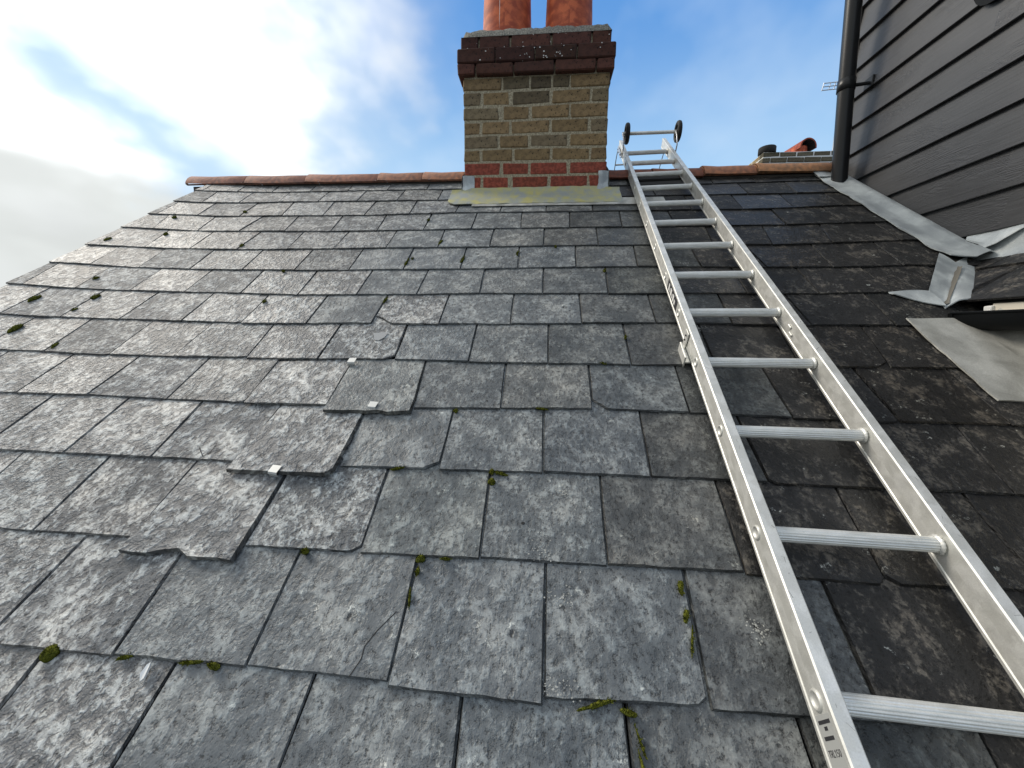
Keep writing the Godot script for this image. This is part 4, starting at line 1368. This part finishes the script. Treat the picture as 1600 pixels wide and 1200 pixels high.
# ---------------------------------------------------------------- ladder
func build_ladder() -> void:
	var a := Vector3(0.52055, 1.07226, -1.30078)
	var bx := Basis(Vector3(0.998848, 0.008543, 0.047213), Vector3(-0.034414, 0.813241, 0.580909), Vector3(-0.033433, -0.581864, 0.812598)).orthonormalized()
	var l := thing("roof_ladder", "aluminium roof ladder with two black wheels hooked over the ridge beside the chimney", "ladder", a)
	l.transform = Transform3D(bx, a)
	# stiles: a channel section with rounded lips, x across, y off the roof, z down the slope
	for s in [[-0.0365, -0.0125, 1.0, -0.250], [0.2670, 0.2910, -1.0, -0.235]]:
		var sec := PackedVector2Array()
		var x0: float = s[0]
		var x1: float = s[1]
		var b := 0.0022
		var ch := 0.0016
		# clockwise, starting at the top left; shallow channel pressed into both side faces
		for p in [Vector2(x0 + b, 0.031), Vector2(x1 - b, 0.031), Vector2(x1, 0.031 - b), Vector2(x1, 0.0235), Vector2(x1 - ch, 0.0215), Vector2(x1 - ch, -0.0215), Vector2(x1, -0.0235), Vector2(x1, -0.031 + b), Vector2(x1 - b, -0.031), Vector2(x0 + b, -0.031), Vector2(x0, -0.031 + b), Vector2(x0, -0.0235), Vector2(x0 + ch, -0.0215), Vector2(x0 + ch, 0.0215), Vector2(x0, 0.0235), Vector2(x0, 0.031 - b)]:
			sec.append(p)
		var st := begin()
		extrude(st, sec, s[3], 3.75)
		part("stile", done(st), M.alu, l)
	# rungs: fluted tubes, flared where they pass the stiles
	var flutes := 16
	var st := begin()
	var rows := []
	for x in [-0.013, 0.262]:
		var row := []
		for k in flutes * 4 + 1:
			var an := TAU * k / (flutes * 4)
			var r := 0.0138 - 0.0012 * (1.0 if k % 4 == 0 else (0.0 if k % 4 == 2 else 0.25))
			row.append(Vector3(x, sin(an) * r, cos(an) * r))
		rows.append(row)
	sheet(st, rows, false)
	# crimped beads at both ends
	for e in [[-0.0145, 0.006], [0.2610, 0.006]]:
		var ring := []
		for j in 5:
			var t := j / 4.0
			var rr := 0.0135 + 0.0045 * sin(t * PI)
			var row := []
			for k in 33:
				var an := TAU * k / 32.0
				var r := rr * (1.0 + (0.05 if k % 2 == 0 else -0.05) * sin(t * PI))
				row.append(Vector3(e[0] + e[1] * 1.3 * t, sin(an) * r, cos(an) * r))
			ring.append(row)
		sheet(st, ring, true)
	var rung_mesh := done(st)
	st = begin()
	# the burr of the rung on the outside of a stile: a ring around a shallow hollow
	var rows2 := []
	for p in [Vector2(0.0, 0.0004), Vector2(0.0085, 0.0006), Vector2(0.0095, 0.0028), Vector2(0.0115, 0.0032), Vector2(0.0135, 0.0018), Vector2(0.0140, 0.0)]:
		var row := []
		for k in 25:
			var an := TAU * k / 24.0
			row.append(Vector3(-p.y, sin(an) * p.x, cos(an) * p.x))
		rows2.append(row)
	sheet(st, rows2, true)
	var burr := done(st)
	for i in 15:
		var rg := part("rung", rung_mesh, M.alu, l, Transform3D(Basis(Vector3.RIGHT, rng.randf_range(-0.1, 0.1)), Vector3(0, 0, 0.25 * i)))
		part("rung_end", burr, M.alu, rg, Transform3D(Basis(), Vector3(-0.0349, 0, 0)))
		part("rung_end", burr, M.alu, rg, Transform3D(Basis(Vector3.UP, PI), Vector3(0.2894, 0, 0)))
	# the ridge hook: side plates, bent arms, an axle with two wheels, and rods that reach over the ridge
	for s in [[-0.044, -0.016], [0.298, 0.316]]:
		var x: float = s[0]
		st = begin()
		tube(st, [Vector3(x, -0.016, -0.215), Vector3(x, -0.022, -0.13), Vector3(x, -0.016, -0.01), Vector3(x, -0.006, 0.062), Vector3(x, 0.020, 0.104), Vector3(x, 0.062, 0.112), Vector3(x, 0.100, 0.070), Vector3(x, 0.122, 0.005)], 0.0042, 8)
		box(st, Vector3(x - 0.002, -0.030, -0.22), Vector3(x + 0.002, 0.004, -0.01), 0.001)
		var arm := part("hook_arm", done(st), M.steel, l)
		for q in [Vector3(x, -0.014, -0.19), Vector3(x, -0.014, -0.11), Vector3(x, -0.014, -0.04)]:
			st = begin()
			tube(st, [Vector3(-0.006, 0, 0), Vector3(0.006, 0, 0)], 0.0055, 6)
			part("bolt", done(st), M.steel, arm, Transform3D(Basis(), q))
		st = begin()
		tube(st, [Vector3(x, -0.02, -0.205), Vector3(x, -0.08, -0.260), Vector3(x, -0.146, -0.300), Vector3(x, -0.21, -0.325)], 0.0034, 8)
		part("hook_rod", done(st), M.steel, l)
	st = begin()
	tube(st, [Vector3(-0.044, -0.146, -0.300), Vector3(0.298, -0.146, -0.300)], 0.006, 8)
	part("hook_bar", done(st), M.alu, l)
	st = begin()
	tube(st, [Vector3(-0.046, 0.115, -0.025), Vector3(0.330, 0.115, 0.010)], 0.0110, 12)
	part("axle", done(st), M.alu, l)
	for w in [[-0.014, -0.022], [0.312, 0.008]]:
		st = begin()
		lathe(st, [Vector2(0.040, -0.011), Vector2(0.055, -0.014), Vector2(0.062, -0.010), Vector2(0.065, 0.0), Vector2(0.062, 0.010), Vector2(0.055, 0.014), Vector2(0.040, 0.011), Vector2(0.040, -0.011)], 32)
		var wheel_xf := Transform3D(Basis(Vector3.BACK, PI / 2.0), Vector3(w[0], 0.115, w[1]))
		var wh := part("wheel", done(st), M.rubber, l, wheel_xf)
		st = begin()
		lathe(st, [Vector2(0.0, -0.012), Vector2(0.016, -0.012), Vector2(0.018, -0.006), Vector2(0.041, -0.004), Vector2(0.041, 0.004), Vector2(0.018, 0.006), Vector2(0.016, 0.012), Vector2(0.0, 0.012)], 24)
		part("hub", done(st), M.black, wh)
	# scuffs on the upper faces of the stiles
	st = begin()
	for i in 150:
		var sx: float = [-0.0365, 0.267][i % 2]
		var p := Vector3(sx + rng.randf_range(0.003, 0.021), 0.0312, rng.randf_range(-0.1, 3.4))
		var an := rng.randfn(0.0, 0.9)
		var dv2 := Vector3(sin(an), 0, cos(an)) * rng.randf_range(0.002, 0.012)
		if p.x + dv2.x > sx + 0.0215 or p.x + dv2.x < sx + 0.0025: dv2.x = 0.0
		var wd := Vector3(dv2.z, 0, -dv2.x).normalized() * rng.randf_range(0.00015, 0.0005)
		var g := rng.randf_range(0.12, 0.5)
		st.set_color(Color(g, g, g))
		quad(st, p - wd, p + dv2 - wd, p + dv2 + wd, p + wd)
	var scuffs := part("scuffs", done(st), M.white, l)
	scuffs.set_meta("kind", "stuff")
	# black bars below the ridge: bearer pads with the ridge shadow painted in
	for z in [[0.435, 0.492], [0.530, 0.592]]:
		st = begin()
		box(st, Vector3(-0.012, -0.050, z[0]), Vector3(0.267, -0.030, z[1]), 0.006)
		part("pad_shadow_bar", done(st), M.dark, l)
	# a guide bracket on the outside of the near stile
	st = begin()
	box(st, Vector3(-0.052, -0.036, 2.135), Vector3(-0.0365, -0.030, 2.215), 0.001)
	box(st, Vector3(-0.0400, -0.060, 2.120), Vector3(-0.0366, 0.022, 2.150), 0.001)
	box(st, Vector3(-0.055, -0.062, 2.140), Vector3(-0.050, -0.012, 2.215), 0.001)
	var gb := part("guide_bracket", done(st), M.alu, l)
	st = begin()
	for q in [Vector3(-0.0400, 0.008, 2.135), Vector3(-0.0400, -0.008, 2.135)]: tube(st, [q, q + Vector3(-0.003, 0, 0)], 0.003, 8)
	part("rivet", done(st), M.ink, gb)
	# two pressed lugs inside the far stile
	st = begin()
	for q in [Vector3(0.2682, 0.006, 2.085), Vector3(0.2682, -0.008, 2.105)]:
		box(st, q + Vector3(-0.004, -0.004, -0.010), q + Vector3(0.0, 0.004, 0.010), 0.0015)
	part("pressed_lug", done(st), M.alu, l)
	# the black and silver label, and the maker's plate with its lettering, on the near stile
	st = begin()
	box(st, Vector3(-0.0356, -0.019, 1.805), Vector3(-0.0346, 0.019, 1.965), 0.0)
	var lab := part("label", done(st), M.ink, l)
	st = begin()
	var z := 1.826
	for k in [[0.014, 0], [0.006, 1], [0.018, 0], [0.008, 1], [0.016, 0], [0.014, 1]]:
		box(st, Vector3(-0.0361, -0.012, z), Vector3(-0.0355, 0.012 if k[1] == 0 else 0.004, z + k[0]))
		z += k[0] + 0.007
	part("lettering", done(st), M.white, lab)
	st = begin()
	box(st, Vector3(-0.0352, -0.0205, 3.0155), Vector3(-0.0346, 0.0205, 3.14))
	var plate := part("maker_plate", done(st), M.tab, l)
	var word := TextMesh.new()
	var font := SystemFont.new()
	font.font_names = PackedStringArray(["Droid Sans"])
	word.font = font
	word.font_size = 28
	word.pixel_size = 0.00036
	word.depth = 0.0006
	word.text = "TRL150"
	part("lettering", word, M.ink, plate, Transform3D(Basis(Vector3(0, 1, 0), Vector3(0, 0, -1), Vector3(-1, 0, 0)), Vector3(-0.0353, 0.0, 3.056)))
	st = begin()
	for k in [[3.0215, 0.015], [3.0285, 0.004], [3.0385, 0.013]]:
		var y: float = -k[1]
		while y < k[1]:
			var w := rng.randf_range(0.001, 0.0025)
			box(st, Vector3(-0.0356, y, k[0]), Vector3(-0.0352, y + w, k[0] + 0.0042))
			y += w + 0.0008
	part("small_print", done(st), M.ink, plate)

# ---------------------------------------------------------------- the chimney beyond the ridge
func build_far_chimney() -> void:
	var base := Vector3(3.5, 1.0, -4.75)
	var c := thing("distant_chimney", "low brick chimney behind the ridge with a black-topped pot and a hooded clay pot", "chimney", base)
	var st := begin()
	box(st, Vector3(2.984, -2.0, -5.28) - base, Vector3(4.285, 2.362, -4.4985) - base)
	part("mortar", done(st), M.white, c)
	for k in 7:
		var y := 2.302 - k * 0.0755
		var grow := 0.004 if k == 0 else 0.012
		var x := 2.985 - grow
		var first := true
		while x < 4.29:
			var w := 0.102 if (first and k % 2 == 1) else 0.215
			var x2 := minf(x + w, 4.295 + grow)
			var t := rng.randf_range(0.55, 1.1)
			brick_part(c, Vector3(x, y, -4.60) - base, Vector3(x2, y + 0.060, -4.50 + grow) - base, Color(0.17, 0.15, 0.105) * t, M.stock, 0.005)
			x = x2 + 0.010
			first = false
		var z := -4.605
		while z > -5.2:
			brick_part(c, Vector3(2.985 - grow, y, z - 0.205) - base, Vector3(3.085, y + 0.060, z) - base, Color(0.42, 0.33, 0.19) * rng.randf_range(0.8, 1.1), M.stock, 0.005)  # flank coloured far lighter than the front, painting in the light on that side
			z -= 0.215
	# round pot with a dark rim
	st = begin()
	lathe(st, [Vector2(0.085, -0.05), Vector2(0.082, 0.015), Vector2(0.082, 0.03), Vector2(0.0, 0.03)], 24)
	var p1 := part("round_pot", done(st), M.flaunch, c, Transform3D(Basis(), Vector3(3.086, 2.36, -4.62) - base))
	st = begin()
	lathe(st, [Vector2(0.105, 0.0), Vector2(0.112, 0.006), Vector2(0.112, 0.085), Vector2(0.106, 0.092), Vector2(0.092, 0.092), Vector2(0.088, 0.0), Vector2(0.105, 0.0)], 28)
	part("black_rim", done(st), M.dark, p1, Transform3D(Basis(), Vector3(0, 0.022, 0)))
	# clay pot under a half-round hood that opens towards the roof
	st = begin()
	st.set_color(Color(0.9, 0.8, 0.75))
	lathe(st, [Vector2(0.105, -0.05), Vector2(0.10, 0.05), Vector2(0.095, 0.11)], 24)
	var p2 := part("hooded_pot", done(st), M.pot, c, Transform3D(Basis(), Vector3(3.54, 2.36, -4.66) - base))
	st = begin()
	st.set_color(Color(0.62, 0.50, 0.45))
	var rows := []
	for z in [0.14, -0.05, -0.42]:
		var row := []
		for k in 15:
			var a := lerpf(-0.12, PI + 0.12, k / 14.0)
			row.append(Vector3(cos(a) * 0.118, sin(a) * 0.118, z))
		rows.append(row)
	sheet(st, rows, true)
	var rows2 := []
	for z in [0.14, -0.05, -0.42]:
		var row := []
		for k in 15:
			var a := lerpf(-0.12, PI + 0.12, k / 14.0)
			row.append(Vector3(cos(a) * 0.100, sin(a) * 0.100, z))
		rows2.append(row)
	for k in 14:
		quad(st, rows[0][k], rows[0][k + 1], rows2[0][k + 1], rows2[0][k])
	var hood_xf := Transform3D(Basis(Vector3.UP, 0.12), Vector3(0.03, 0.075, 0.0))
	part("hood", done(st), M.pot, p2, hood_xf)
	st = begin()
	sheet(st, rows2, true)
	var q2: Array = rows2[2]
	for k in 14: tri(st, Vector3(0, 0, -0.42), q2[k], q2[k + 1])
	part("sooty_lining", done(st), M.dark, p2, hood_xf)

# ---------------------------------------------------------------- small things
func build_small_things() -> void:
	# television aerial far off behind the pipe
	var at := Vector3(3.98, 1.4, -4.62)
	var a := thing("television_aerial", "small grey grid aerial seen far off just left of the black downpipe", "aerial", at)
	var st := begin()
	tube(st, [Vector3.ZERO, Vector3(0, 2.0, 0)], 0.014, 8)
	part("mast", done(st), M.steel, a)
	st = begin()
	var w0 := Vector3(-0.245, 1.80, 0.0)
	for y in [0.0, 0.045, 0.09]:
		tube(st, [w0 + Vector3(y * 0.25, y, 0), Vector3(0.05, 1.80 + y + 0.02, 0)], 0.006, 6)
	for x in [0.0, 0.09, 0.155, 0.20]:
		tube(st, [w0 + Vector3(x, -0.004 + x * 0.08, 0), w0 + Vector3(x + 0.022, 0.094 + x * 0.08, 0)], 0.006, 6)
	part("grid", done(st), M.steel, a)
	# a pale flake lying on a slate
	var f := thing("mortar_flake", "small white flake lying on a pale slate near the lower left", "flake", on_roof(-0.6675, -2.506, 0.0055))
	f.transform = Transform3D(Basis(UD, ND, -VD) * Basis(Vector3.UP, 0.5), on_roof(-0.6675, -2.506, 0.0055))
	st = begin()
	var q := [Vector3(-0.005, 0.002, 0.012), Vector3(-0.006, 0.004, 0.001), Vector3(0.001, 0.003, -0.010), Vector3(0.006, 0.002, -0.012), Vector3(0.006, 0.004, -0.004), Vector3(0.001, 0.003, 0.010)]
	for i in range(1, 5): tri(st, q[0], q[i], q[i + 1])
	for i in 6:
		var a2: Vector3 = q[i]
		var b2: Vector3 = q[(i + 1) % 6]
		quad(st, a2, b2, Vector3(b2.x, -0.001, b2.z), Vector3(a2.x, -0.001, a2.z))
	part("flake", done(st), M.white, f)
